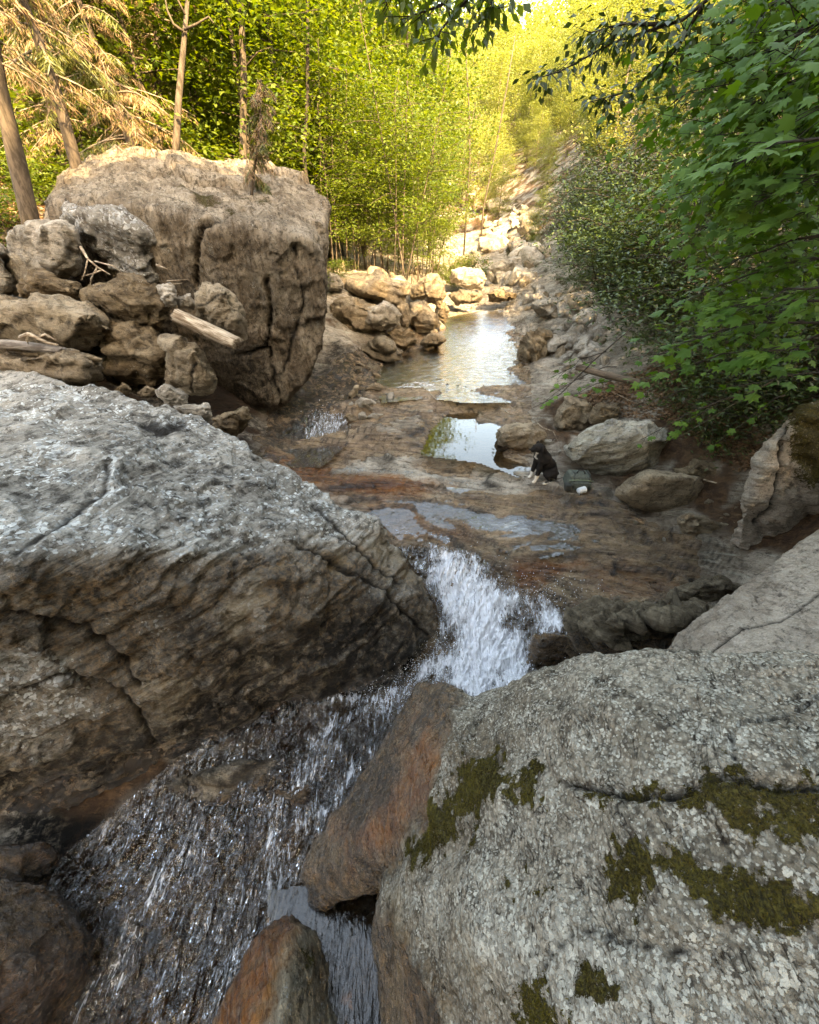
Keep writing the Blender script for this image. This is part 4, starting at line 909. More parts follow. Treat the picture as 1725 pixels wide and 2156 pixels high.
# spray over the chute
r = np.random.default_rng(5)
bm = bmesh.new(); bmesh.ops.create_icosphere(bm, subdivisions=1, radius=1); iv = np.array([v.co[:] for v in bm.verts]); ifc = np.array([[v.index for v in f.verts] for f in bm.faces]); bm.free()
SV, SF, n = [], [], 0
spots = [((905, 1400), (60, 45), .26, 1500), ((1000, 1420), (90, 45), .16, 1300), ((930, 1320), (45, 50), .16, 500), ((1120, 1260), (60, 30), .1, 400), ((820, 1470), (50, 20), .10, 400), ((980, 1280), (60, 60), .1, 500), ((690, 890), (20, 16), .06, 120)]
for (q, sd, hgt, cnt) in spots:
    for i in range(cnt):
        qq = (q[0]+r.normal()*sd[0], q[1]+r.normal()*sd[1]); d = ray(*qq)
        g = WZ(qq[0], qq[1], ground_base(*WZ(qq[0], qq[1], -.8)[:2])[0]+.1)
        p = g+[0, 0, r.random()**2.2*hgt+.02]; s = r.uniform(.0012, .0042)
        SV.append(iv*s*[1, 1, r.uniform(1, 2.2)]+p); SF.append(ifc+n); n += len(iv)
spv = np.concatenate(SV); spf = np.concatenate(SF)
M['spray'] = simple_mat("white_spray", (.85, .88, .92), .3, (.85, .88, .92))
tag(link("water_spray", mesh_np("water_spray", spv, spf, M['spray'])), "white droplets thrown up by the chute", kind='stuff')

# ------------------------------------------------------------------ vegetation
def leaf_cloud(C, D, Nn, L, W, tint, fold=.25):
    """C centres, D unit directions along the leaf, Nn unit normals, L, W sizes -> one folded quad per leaf"""
    D = D/np.linalg.norm(D, axis=1)[:, None]
    S = np.cross(Nn, D); S /= np.linalg.norm(S, axis=1)[:, None]+1e-9
    U = np.cross(D, S)
    L = np.asarray(L)[:, None] if not np.isscalar(L) else L; W = np.asarray(W)[:, None] if not np.isscalar(W) else W
    b = C-D*L*.5; t = C+D*L*.5; m = C-D*L*.06
    V = np.stack([b, m+S*W*.5+U*W*fold, t, m-S*W*.5+U*W*fold], 1).reshape(-1, 3)
    F = np.arange(len(V)).reshape(-1, 4)
    return V, F, np.repeat(tint, 4)
def rand_dirs(r, n, up=.15):
    a = r.uniform(0, 2*math.pi, n); z = r.normal(-.1, up, n)
    return np.stack([np.cos(a), np.sin(a), z], 1)
def tilted(r, n, sd=.45):
    v = np.stack([r.normal(0, sd, n), r.normal(0, sd, n), np.ones(n)], 1); return v/np.linalg.norm(v, axis=1)[:, None]

def make_tree(seed, H, rad, crown0, nl, leaf, mat, bark, trunk_r, stems=1, limbs=26, lean=.03, spray=.28, flat=.35, limb_rise=.35, wl=.55, top=1.0):
    """trunk and limbs (one mesh) and the leaves (one mesh), foot at the origin"""
    r = np.random.default_rng(seed); random.seed(seed)
    mb = MB(); LC = []; LDr = []
    for s in range(stems):
        base = np.array([r.normal(0, .25), r.normal(0, .25), -.25]) if stems > 1 else np.array([0, 0, -.25])
        ln = np.array([r.normal(0, lean*(2.2 if stems > 1 else 1)), r.normal(0, lean*(2.2 if stems > 1 else 1))]); h = H*(r.uniform(.7, 1) if s else 1)
        n = 9; ts = np.linspace(0, 1, n)
        pts = np.stack([base[0]+ln[0]*ts*h+.06*h*lean*10*np.sin(ts*5+s)*.3, base[1]+ln[1]*ts*h+.03*h*np.sin(ts*4+s*2)*lean*5, base[2]+ts*h], 1)
        tr = trunk_r*(1 if s == 0 else .75)
        mb.tube(pts, [tr*(1-.85*t)+.004 for t in ts], 7 if trunk_r > .08 else 5)
        for k in range(limbs):
            t = crown0+(1-crown0)*(k+r.random())/limbs
            p0 = np.array([np.interp(t, ts, pts[:, i]) for i in range(3)])
            shape = math.sin(math.pi*min(1, max(.12, (1-t)/(1-crown0)*.62+.22)))**.8
            Ln = rad*shape*r.uniform(.65, 1.1)
            az = r.uniform(0, 2*math.pi); el = limb_rise*r.uniform(.4, 1.5)*(t*1.1)
            d = np.array([math.cos(az)*math.cos(el), math.sin(az)*math.cos(el), math.sin(el)])
            q = [p0]
            for j in range(4):
                d = d+np.array([r.normal(0, .14), r.normal(0, .14), r.normal(-.06, .08)]); d /= np.linalg.norm(d)
                q.append(q[-1]+d*Ln/4)
            q = np.array(q)
            mb.tube(q, [tr*.28*(1-.2*j)*max(.3, 1-t)+.004 for j in range(5)], 4, cap=False)
            m = max(3, int(nl/(stems*limbs)*(.35+shape)))
            # clumps of leaves set along the limb
            nc = max(2, m//14); cs = r.beta(1.6, 1.0, nc)*.98+.04
            for cc in cs:
                pc = np.array([np.interp(cc*4, range(5), q[:, i]) for i in range(3)])
                k2 = m//nc
                side = r.normal(0, spray, 3)*Ln*.45*np.array([1, 1, flat])
                pc = pc+side
                LC.append(pc+r.normal(0, 1, (k2, 3))*leaf*np.array([1.9, 1.9, .8])); 
                LDr.append(np.tile(d*.6, (k2, 1))+rand_dirs(r, k2, .35))
    C = np.concatenate(LC); D = np.concatenate(LDr); n = len(C)
    V, F, T = leaf_cloud(C, D, tilted(r, n, .5), leaf*r.uniform(.7, 1.25, n), leaf*wl*r.uniform(.8, 1.2, n), r.random(n))
    return mb.mesh("trunk", bark), mesh_np("crown", V, F, mat, {'tint': T}, smooth=False), n
def plant(name, proto, x, y, rot, sc, label, cat, group=None, z=None, squash=1.0, tilt=(0, 0)):
    z = gh(x, y)[0] if z is None else z
    e = empty(name, (x, y, z)); e.rotation_euler = (tilt[0], tilt[1], rot); e.scale = (sc, sc, sc*squash)
    link("trunk", proto[0], e); link("crown", proto[1], e)
    return tag(e, label, cat, group)

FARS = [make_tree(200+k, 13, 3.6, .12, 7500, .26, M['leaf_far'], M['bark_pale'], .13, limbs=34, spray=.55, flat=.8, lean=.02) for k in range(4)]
MIDS = [make_tree(210+k, 9, 2.4, .14, 8500, .15, M['leaf_mid'], M['bark'], .09, limbs=44, spray=.4, flat=.3) for k in range(3)]
SAPS = [make_tree(220+k, 6.0, 1.5, .25, 4300, .10, M['leaf_mid'], M['bark'], .028, stems=4, limbs=20, lean=.045, spray=.45, flat=.3) for k in range(3)]
SHRB = [make_tree(230+k, 1.8, 1.15, .1, 4200, .085, M['leaf_dark'], M['bark_dark'], .018, stems=5, limbs=12, lean=.14, spray=.5, flat=.7, wl=.34) for k in range(3)]
BUSH = [make_tree(240+k, 1.1, .9, .1, 1800, .085, M['leaf_mid'], M['bark'], .012, stems=4, limbs=8, lean=.12, spray=.5, flat=.4) for k in range(2)]
MAPL = [make_tree(250+k, 8.5, 3.4, .25, 11500, .17, M['leaf_maple'], M['bark'], .13, limbs=40, spray=.4, flat=.3, wl=.8) for k in range(2)]

# the wooded hillside that closes the valley
r = np.random.default_rng(21); placed = []
def far_ok(x, y, dmin):
    return all((x-a)**2+(y-b)**2 > dmin*dmin for a, b in placed)
k = 0
for tries in range(4000):
    y = r.uniform(26, 96); x = r.uniform(-.75, .85)*(y+8)
    cx = 3.6+ (y-20)*.06
    if abs(x-cx) < (3.2 if y < 40 else 2.2) and y < 50: continue
    if not far_ok(x, y, 3.0+y*.014): continue
    placed.append((x, y)); k += 1
    s0 = r.uniform(.65, 1.15)*(1.0 if y < 60 else 1.15)
    if -.02 < x/y < .27:
        s0 = min(s0, (math.tan(math.radians(18.6))*(y-9)-gh(x, y)[0])/13.2)
        if s0 < .28: continue
    if x > cx and y < 62: s0 *= .6
    lit = 'sunlit yellow-green tree on the wooded hillside that closes the valley'
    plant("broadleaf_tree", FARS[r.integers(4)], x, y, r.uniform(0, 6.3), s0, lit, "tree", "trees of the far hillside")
    if k >= 230: break
# trees along the left bank, behind the huge boulder
for i, (px, Y, s) in enumerate([(420, 13.5, .95), (500, 16, 1.15), (575, 14.5, 1.0), (640, 17, 1.25), (700, 20, 1.2), (770, 23, 1.3), (330, 16, 1.15), (250, 19, 1.3), (850, 26, 1.2), (620, 24, 1.4), (480, 23, 1.5), (380, 27, 1.6), (905, 31, 1.2), (120, 21, 1.4), (10, 24, 1.6), (700, 30, 1.4), (70, 14.5, .75), (200, 15.0, .8), (285, 14.0, .6)]):
    x = (px-862.5)/FPX*(Y*CP+1.0)
    plant("beech_tree", MIDS[i % 3], x, Y, i*1.7, s, "green broadleaf tree behind the huge boulder on the left bank", "tree", "trees behind the huge boulder")
SAPPOS = [(705, 17.5), (735, 16.5), (765, 18.5), (792, 16.8), (818, 18.2), (842, 16.2), (868, 18), (890, 19.5), (905, 20.5), (925, 24), (850, 20.5), (800, 20.5), (750, 20.5), (690, 15.5), (720, 22)]
for i, (px, Y) in enumerate(SAPPOS):
    x = (px-862.5)/FPX*(Y*CP+1.0)
    plant("sapling_clump", SAPS[i % 3], x, Y, i*2.1, .72+.17*((i*7) % 3), "slender multi-stemmed green sapling in the thicket left of the stream", "sapling", "saplings left of the stream", squash=1.0)
# small bushes on the banks
for i, (px, Y, s) in enumerate([(90, 9.5, .9), (200, 12.5, 1.3), (260, 13, 1.2), (330, 13, 1.4), (400, 13, 1.2), (160, 11.5, .8), (30, 10.5, .9), (110, 12.2, 1.6), (230, 14.5, 1.9), (20, 13.5, 1.9), (480, 13.3, 1.0), (590, 13.2, 1.1), (640, 13, .9), (60, 13, 1.5), (710, 14.5, .6), (930, 21, .8), (985, 24, 1.1), (960, 20.5, .6)]):
    x = (px-862.5)/FPX*(Y*CP+1.0)
    plant("leafy_bush", BUSH[i % 2], x, Y, i*1.3, s, "low leafy green bush on the left bank behind the boulders", "bush", "bushes on the left bank")
# laurel and shrubs along the right bank
for i, (x, y, s) in enumerate([(5.2, 8.2, 1.3), (5.9, 9.8, 1.4), (6.6, 8.2, 1.15), (7.2, 10.6, 1.6), (5.6, 11.6, 1.35), (6.4, 13, 1.5), (7.2, 15, 1.7), (4.9, 6.9, 1.15), (5.8, 6.4, 1.3), (8.2, 13.2, 1.7), (7.0, 6.6, 1.15), (8.6, 8.4, 1.3), (8.4, 17.5, 1.8), (4.5, 5.8, .8), (5.2, 5.0, 1.0), (5.4, 12.8, 1.2), (6.0, 15.5, 1.3), (7.0, 18.5, 1.4), (7.6, 22, 1.5), (8.6, 27, 1.6)]):
    plant("laurel_shrub", SHRB[i % 3], x, y, i*2.3, s, "dark glossy laurel shrub overhanging the right bank", "shrub", "laurel shrubs of the right bank")
for i, (x, y, s) in enumerate([(9.5, 14, .8), (13, 10, .9), (12.5, 17, 1.0), (15, 13, 1.1), (20, 29, 1.0), (19, 20, 1.0)]):
    plant("maple_tree", MAPL[i % 2], x, y, i*1.9, s, "shaded maple tree standing on the right bank above the laurel", "tree", "maples of the right bank")
# wood on the slope behind and to the right of the viewer: it throws the shade over the gorge
for i, (x, y, s) in enumerate([(5.6, .6, .85), (5.4, -3.2, 1.3), (2.8, -4.5, 1.5), (1.2, -8, 1.5), (6, -8, 1.7), (7.4, -2.4, 1.15), (-.8, -6.5, 1.2), (4.2, -10.5, 1.5)]):
    plant("maple_tree", MAPL[i % 2], x, y, i*2.9, s, "tall maple on the slope behind the viewer that shades the gorge", "tree", "maples behind the viewer")

# ------------------------------------------------------------------ a far wood that reads as one mass, behind the trees one can tell apart
r = np.random.default_rng(33); C = []; D = []; LL = []; TT = []
for i in range(430):
    y = r.uniform(92, 185); x = r.uniform(-.75, .95)*y
    h = r.uniform(10, 16); w = h*.3
    if -.02 < x/y < .27:
        h = min(h, math.tan(math.radians(19.8))*(y-9)-gh(x, y)[0])
        if h < 4: continue
    n = 380
    p = r.normal(size=(n, 3)); p /= np.linalg.norm(p, axis=1)[:, None]; p *= r.uniform(.55, 1, (n, 1))
    p *= 1+.35*fbm(p*2.2+i, 2)[:, None]
    C.append(p*[w, w, h*.5]+[x, y, gh(x, y)[0]+h*.5]); LL.append(r.uniform(.4, .9, n)); TT.append(np.clip(r.random()*.5+r.random(n)*.6, 0, 1)); D.append(rand_dirs(r, n, .4))
C = np.concatenate(C); LL = np.concatenate(LL)
V, F, T = leaf_cloud(C, np.concatenate(D), tilted(r, len(C), .7), LL, LL*.7, np.concatenate(TT))
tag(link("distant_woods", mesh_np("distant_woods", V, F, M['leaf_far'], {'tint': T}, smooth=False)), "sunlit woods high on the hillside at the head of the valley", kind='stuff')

# ------------------------------------------------------------------ near maple on the right bank: big lobed leaves, each its own piece
def maple_leaf(seed):
    r = np.random.default_rng(seed)
    lobes = [(0, 1.0), (24, .52), (42, .86), (66, .46), (88, .66), (118, .42), (150, .34)]
    out = [(a, l*(1+r.normal(0, .05))) for a, l in lobes]
    pts = [(math.sin(math.radians(a))*l*.62, math.cos(math.radians(a))*l*.58+.42) for a, l in out]
    left = [(-x, y) for x, y in pts[1:]][::-1]
    ring = [(0, .02)]+[]  # stalk end
    outline = pts+[(0.0, .12)]+left
    V = [(0, .42, .03)]
    for x, y in outline: V.append((x*1.05, y, -.16*(x*x)*1.6-.10*max(0, y-.4)**2+r.normal(0, .012)))
    n = len(outline); F = [(0, 1+(i+1) % n, 1+i) for i in range(n)]
    V += [(-.012, -.32, -.05), (.012, -.32, -.05), (.006, .14, 0), (-.006, .14, 0)]; k = len(V)
    F.append((k-4, k-3, k-2, k-1))
    me = bpy.data.meshes.new("leaf"); me.from_pydata(V, [], F)
    at = me.attributes.new('tint', 'FLOAT', 'POINT'); at.data.foreach_set('value', np.full(len(V), r.random(), np.float32))
    me.materials.append(M['leaf_maple']); me.update(); return me
MLEAF = [maple_leaf(k) for k in range(6)]
def leafy_branches(name, label, cat, base, specs, size, per, seed, group=None, maxleaf=298):
    r = np.random.default_rng(seed)
    root = empty(name, base); tag(root, label, cat, group); b = np.array(base); total = 0
    for (a, e_, wid) in specs:
        p0 = WY(*a); p1 = WY(*e_); n = 7; ts = np.linspace(0, 1, n)
        L = np.linalg.norm(p1-p0)
        pts = p0+(p1-p0)*ts[:, None]+np.stack([0*ts, 0*ts, .10*L*np.sin(ts*math.pi)], 1)+r.normal(0, .015, (n, 3))
        mb = MB(); mb.tube(pts-b, [.009*(1-.8*t)+.0015 for t in ts], 5)
        side = np.cross((p1-p0)/L, [0, 0, 1]); side /= np.linalg.norm(side); ax = (p1-p0)/L
        for k in range(int(per)):
            if total >= maxleaf: break
            t = r.uniform(.12, 1)**.8
            q = np.array([np.interp(t, ts, pts[:, i]) for i in range(3)])
            sgn = r.choice([-1, 1]); off = side*sgn*r.uniform(.05, wid)*(1.25-.6*t)+ax*r.uniform(0, .12)+np.array([0, 0, r.uniform(-.07, .03)])
            c_ = q+off; mb.tube([q-b, q+off*.55-b, c_-b], [.0025, .002, .0015], 3, cap=False)
            d = ax*.7+side*sgn*.7+np.array([r.normal(0, .3), r.normal(0, .3), r.uniform(-.5, .0)]); d /= np.linalg.norm(d)
            up = np.array([r.normal(-.10, .24), r.normal(-.22, .22), 1]); zx = up-d*np.dot(up, d); zx /= np.linalg.norm(zx); xx = np.cross(d, zx)
            o = link("leaf", MLEAF[r.integers(6)], root)
            s = size*r.uniform(.6, 1.2)
            m = Matrix([[*(v)] for v in np.stack([xx*s, d*s, zx*s], 1)]).to_4x4(); m.translation = Vector(c_-b)
            o.matrix_local = m; total += 1
        mb.build("branch", M['bark_dark'], root)
    return root
tr = leafy_branches("maple_sapling", "near maple with broad bright green lobed leaves reaching in from the right edge", "maple",
    (4.3, 2.9, gh(4.3, 2.9)[0]),
    [((1860, 745, 3.0), (1362, 800, 3.7), .30), ((1860, 690, 2.9), (1380, 742, 3.8), .30), ((1860, 640, 2.8), (1400, 690, 3.9), .32), ((1870, 560, 2.7), (1440, 640, 3.8), .32),
     ((1860, 500, 2.6), (1500, 575, 3.5), .32), ((1860, 440, 2.5), (1560, 500, 3.2), .3), ((1860, 312, 2.3), (1545, 335, 2.9), .2), ((1880, 380, 2.5), (1590, 430, 3.1), .26),
     ((1860, 800, 3.4), (1560, 815, 3.8), .22), ((1860, 600, 2.5), (1560, 650, 3.0), .28), ((1860, 700, 2.5), (1600, 745, 2.9), .26)], .135, 27, 61)
mb = MB(); mb.tube([(0, 0, -.2), (-.1, .05, 1.2), (.1, 0, 2.4), (0, .1, 4.2)], [.05, .045, .035, .015], 8); mb.build("trunk", M['bark'], tr)
leafy_branches("maple_sprig", "thin sprig of small lobed leaves hanging over the large angular boulder", "sprig", tuple(WY(1500, 900, 4.9)),
    [((1560, 830, 4.6), (1345, 932, 4.9), .14), ((1500, 860, 4.7), (1400, 930, 4.9), .12)], .105, 15, 62)
leafy_branches("maple_sprig", "shaded sprig of lobed leaves hanging before the dark hollow left of the mossy boulder", "sprig", tuple(WY(1600, 850, 4.3)),
    [((1660, 830, 4.2), (1510, 935, 4.5), .13)], .10, 13, 63)
leafy_branches("maple_sprig", "leafy sprig growing low beside the driftwood above the beige boulder", "sprig", tuple(WY(1300, 780, 8.0)),
    [((1300, 770, 7.8), (1140, 850, 7.6), .28), ((1280, 740, 8.0), (1170, 800, 7.8), .28), ((1330, 800, 7.4), (1215, 830, 7.3), .2)], .15, 16, 64)

# boughs that hang into the top of the picture
def lobed_cloud(C, D, N_, S, r):
    prot = []
    for me in MLEAF:
        v = np.array([q.co[:] for q in me.vertices]); me.calc_loop_triangles(); f = np.array([t_.vertices[:] for t_ in me.loop_triangles]); prot.append((v, f))
    V = []; F = []; T = []; n = 0
    D = D/np.linalg.norm(D, axis=1)[:, None]
    for c_, d_, u_, s_ in zip(C, D, N_, S):
        v, f = prot[r.integers(len(prot))]; z = u_-d_*np.dot(u_, d_); z /= np.linalg.norm(z)+1e-9; x = np.cross(d_, z)
        V.append(c_+s_*(v[:, :1]*x+v[:, 1:2]*d_+v[:, 2:]*z)); F.append(f+n); n += len(v); T.append(np.full(len(v), r.random()))
    return np.concatenate(V), np.concatenate(F), np.concatenate(T)
def bough(label, segs, leaf, mat, seed, n, spread, name="overhanging_bough", cat="bough", group=None, W=.55, lobed=False):
    r = np.random.default_rng(seed); base = WY(*segs[0][0]); root = empty(name, base); mb = MB(); C = []; D = []
    for line in segs:
        pts = np.array([WY(*q) for q in line]); m = len(pts)
        mb.tube(pts-base, np.linspace(.014, .003, m), 5)
        for i in range(n):
            t = r.uniform(.1, 1)*(m-1); k = min(int(t), m-2); f = t-k
            q = pts[k]*(1-f)+pts[k+1]*f
            o = r.normal(0, spread, 3)*np.array([1, 1, .45]); o[2] -= abs(r.normal(0, spread*.4))
            C.append(q+o-base); D.append(o/np.linalg.norm(o)+np.array([0, 0, -.5]))
            if i % 5 == 0: mb.tube([q-base, q+o*.5-base, q+o-base], [.004, .003, .0015], 3, cap=False)
    C = np.array(C)
    if lobed: V, F, T = lobed_cloud(C, np.array(D), tilted(r, len(C), .4)+np.array([-.1, -.2, 0]), leaf*r.uniform(.6, 1.2, len(C)), r)
    else: V, F, T = leaf_cloud(C, np.array(D), tilted(r, len(C), .6), leaf*r.uniform(.7, 1.2, len(C)), leaf*W*r.uniform(.8, 1.2, len(C)), r.random(len(C)), .15)
    mb.build("branch", M['bark_dark'], root); link("foliage", mesh_np("foliage", V, F, mat, {'tint': T}, smooth=False), root)
    return tag(root, label, cat, group)
bough("dark leafy bough drooping into the frame at the top centre", [[(1120, -160, 3.6), (1000, -20, 3.9), (930, 60, 4.1), (905, 120, 4.2)], [(1040, -80, 3.8), (930, 10, 4.2), (850, 40, 4.4)], [(1020, -60, 3.7), (1040, 20, 4.0), (1000, 60, 4.2)], [(900, -60, 4.0), (840, -10, 4.3), (800, 10, 4.5)]], .075, M['leaf_mid'], 71, 110, .10)
bough("long dark bough sweeping down to the left against the bright hillside", [[(1560, -60, 3.8), (1440, 40, 4.3), (1290, 90, 4.9), (1180, 150, 5.3), (1120, 168, 5.5)], [(1480, 10, 4.1), (1420, 110, 4.5), (1330, 190, 4.9), (1240, 215, 5.2)], [(1400, 50, 4.4), (1310, 50, 4.8), (1240, 70, 5.1)]], .075, M['leaf_dark'], 72, 170, .12)
bough("broad green maple bough filling the top right corner", [[(1900, -100, 3.0), (1740, 40, 3.5), (1560, 140, 4.2), (1420, 210, 4.9)], [(1900, 0, 2.8), (1700, 160, 3.5), (1540, 240, 4.2)], [(1900, 120, 2.6), (1740, 240, 3.2), (1600, 290, 3.9)], [(1800, -120, 3.6), (1640, 0, 4.2), (1480, 80, 4.8)], [(1860, 200, 3.0), (1660, 300, 3.8), (1480, 400, 4.6)]], .11, M['leaf_maple'], 73, 420, .26, lobed=True)
bough("maple bough of layered green leaves between the laurel and the near maple", [[(1860, 330, 4.0), (1650, 420, 4.8), (1480, 480, 5.4)], [(1860, 440, 4.0), (1660, 540, 4.7), (1500, 620, 5.2)], [(1860, 560, 4.0), (1640, 660, 4.7), (1480, 730, 5.0)], [(1860, 260, 4.4), (1600, 330, 5.2), (1420, 390, 6.0)]], .11, M['leaf_maple'], 74, 400, .26, lobed=True)

# ------------------------------------------------------------------ spruces with dead drooping twigs at the left
def spruce(label, base, top, rad, seed, nb=60, reach=1.5, dead=1.0, z0=.12, name="spruce_tree", group=None, twig=1.0, cat="tree"):
    r = np.random.default_rng(seed); random.seed(seed); base = np.array(base); top = np.array(top); ax = top-base; H = np.linalg.norm(ax)
    root = empty(name, base); mb = MB(); n = 12; ts = np.linspace(0, 1, n)
    pts = ax*ts[:, None]+np.stack([.02*H*np.sin(ts*6+seed), .02*H*np.cos(ts*5), 0*ts], 1); pts[0] -= ax*.03
    mb.tube(pts, [rad*(1-.7*t)*(1.25 if t == 0 else 1) for t in ts], 9, knob=.12)
    mb.build("trunk", M['bark'], root)
    bb = MB(); C = []; D = []; Ls = []; G_ = []
    for k in range(nb):
        t = z0+(1-z0)*(k+r.random())/nb; p0 = np.array([np.interp(t, ts, pts[:, i]) for i in range(3)])
        az = r.uniform(0, 6.28); L = reach*r.uniform(.35, 1)*(1-.35*t); d = np.array([math.cos(az), math.sin(az), r.uniform(-.35, .12)]); q = [p0]
        for j in range(5):
            d = d+np.array([r.normal(0, .08), r.normal(0, .08), -.10]); d /= np.linalg.norm(d); q.append(q[-1]+d*L/5)
        q = np.array(q); bb.tube(q, [.017*(1-.17*j)*min(1, rad*9)+.002 for j in range(6)], 4, cap=False)
        side = np.cross(d, [0, 0, 1]); side /= np.linalg.norm(side)+1e-9
        m = int(170*L*twig)
        isgreen = r.random() > dead
        for i in range(m):
            tt = r.uniform(.12, 1)*5; qq = np.array([np.interp(tt, range(6), q[:, a]) for a in range(3)])
            s = r.choice([-1, 1])*r.uniform(.0, .30)*L*.5
            c_ = qq+side*s+np.array([0, 0, -abs(s)*.5-r.uniform(0, .10)])
            C.append(c_); D.append(side*np.sign(s)*.8+d*.5+np.array([r.normal(0, .3), r.normal(0, .3), -.7+r.normal(0, .3)])); Ls.append(r.uniform(.07, .2)); G_.append(isgreen or r.random() > .85)
    bb.build("branch", M['bark_pale'], root)
    C = np.array(C); D = np.array(D); Ls = np.array(Ls); G_ = np.array(G_)
    for sel, nm, mt, w in ((~G_, "dead_twigs", M['needle_dead'], .035), (G_, "needles", M['needle_green'], .10)):
        if sel.sum() < 4: continue
        V, F, T = leaf_cloud(C[sel], D[sel], tilted(r, sel.sum(), .8), Ls[sel], Ls[sel]*w+.003, r.random(sel.sum()), .3)
        link(nm, mesh_np(nm, V, F, mt, {'tint': T}, smooth=False), root)
    return tag(root, label, cat, group)
def onground(px, Y):
    u = (px-862.5)/FPX; x = u*(Y*CP+.8); return np.array([x, Y, gh(x, Y)[0]])
b1 = WY(158, 372, 9.6); spruce("leaning grey spruce trunk with tan dead twigs just left of the huge boulder", b1+[0, 0, -.4], WY(30, -60, 9.9)+(WY(30, -60, 9.9)-b1)*.7, .11, 81, 40, 1.5, .6, .35)
b2 = WY(272, 322, 12.0); spruce("tan dead-twigged spruce behind the left shoulder of the huge boulder", b2+[0, 0, -.6], WY(196, 60, 12.4)+(WY(196, 60, 12.4)-b2)*.9, .13, 82, 80, 1.9, .8, .15)
b3 = WY(20, 480, 8.6); spruce("thick spruce trunk cut by the left edge behind the rock pile", b3+[0, 0, -.5], WY(-10, 60, 8.9)+(WY(-10, 60, 8.9)-b3)*.9, .15, 83, 30, 1.3, .7, .5)
b4 = WY(330, 330, 14.5); spruce("dead spruce with hanging tan twigs behind the ridge of the huge boulder", b4+[0, 0, -.8], WY(330, -40, 15.0)+(WY(330, -40, 15)-b4)*.6, .11, 84, 70, 1.9, .85, .1)
b5 = WY(120, 330, 13.0); spruce("spruce deeper in the wood at the far left with tan lower branches", b5+[0, 0, -.8], WY(60, -60, 13.5)+(WY(60, -60, 13.5)-b5)*.6, .14, 85, 80, 2.1, .8, .1)
def top_of(o, px, py):
    """point on an object's surface under a photo point"""
    d = Vector(ray(px, py)).normalized(); mi = o.matrix_world.inverted() if False else Matrix.Translation(-o.location)
    hit, loc, nn, i = o.ray_cast(mi @ Vector((0, 0, CAMZ)), d)
    return np.array(loc+o.location) if hit else None
bpy.context.view_layer.update()
s0 = top_of(huge, 532, 412)
if s0 is None: s0 = WY(532, 412, 8.3)
spruce("small half-dead spruce sapling rooted on top of the huge boulder", s0, WY(553, 165, s0[1]+.15), .026, 86, 46, .42, .8, .15, name="spruce_sapling", twig=1.4, cat="sapling")
# bare forked birch behind the boulder
r = np.random.default_rng(9); pb = WY(368, 345, 11.9); root = empty("birch_tree", pb); mb = MB()
def W0(*a): return WY(*a)-pb
mb.tube([W0(368, 370, 11.9), W0(372, 290, 12), W0(376, 210, 12), W0(384, 130, 12.1), W0(390, 60, 12.2), W0(398, -40, 12.3)], [.075, .07, .065, .055, .045, .03], 8, knob=.08); mb.build("trunk", M['bark'], root)
for line, rd in (([(386, 66, 12.1), (365, 50, 12), (352, 20, 12), (345, -20, 12)], .028), ([(388, 62, 12.1), (415, 50, 12), (440, 35, 12), (450, 48, 11.9)], .024), ([(390, 30, 12), (370, -10, 12), (360, -40, 12)], .02)):
    mb = MB(); mb.tube([W0(*q) for q in line], [rd*(1-.2*k) for k in range(len(line))], 6); mb.build("branch", M['bark'], root)
tag(root, "bare forked trunk standing behind the peak of the huge boulder", "tree")
# leaning pale trunk on the far slope, thin dark trunks in the wood
for (a, b_, rd, mt, lab) in [((1018, 440, 34), (1068, 180, 34.5), .06, 'bark', "slender grey trunk leaning right on the sunny slope past the stream"), ((640, 330, 15), (648, 40, 15.3), .06, 'bark_dark', "straight dark trunk in the wood right of the huge boulder"),
                             ((512, 330, 14), (505, -30, 14.3), .10, 'bark', "thick brown trunk directly behind the half-dead sapling"), ((990, 330, 30), (982, 130, 30.5), .05, 'bark', "thin brown trunk left of the leaning one on the sunny slope"),
                             ((450, 330, 15.5), (470, -30, 15.8), .05, 'bark', "thin brown trunk in the leaves left of the thick one")]:
    p = WY(*a); q = WY(*b_); g = gh(p[0], p[1])[0]; p0 = np.array([p[0], p[1], g-.2]); root = empty("bare_trunk", p0); mb = MB()
    mb.tube([[0, 0, 0], (p-p0), (p-p0)*.5+(q-p0)*.5+[.05, 0, 0], q-p0, (q-p0)*1.25], [rd, rd*.95, rd*.8, rd*.65, rd*.4], 7); mb.build("trunk", M[mt], root)
    mb = MB()
    for k in range(7):
        t = .45+.1*k*.55; s = p0*0+(q-p0)*t; mb.tube([s, s+[.3*(-1)**k, .1, .25], s+[.6*(-1)**k, .2, .35]], [rd*.25, rd*.15, .004], 4)
    mb.build("branch", M[mt], root); tag(root, lab, "tree trunk")

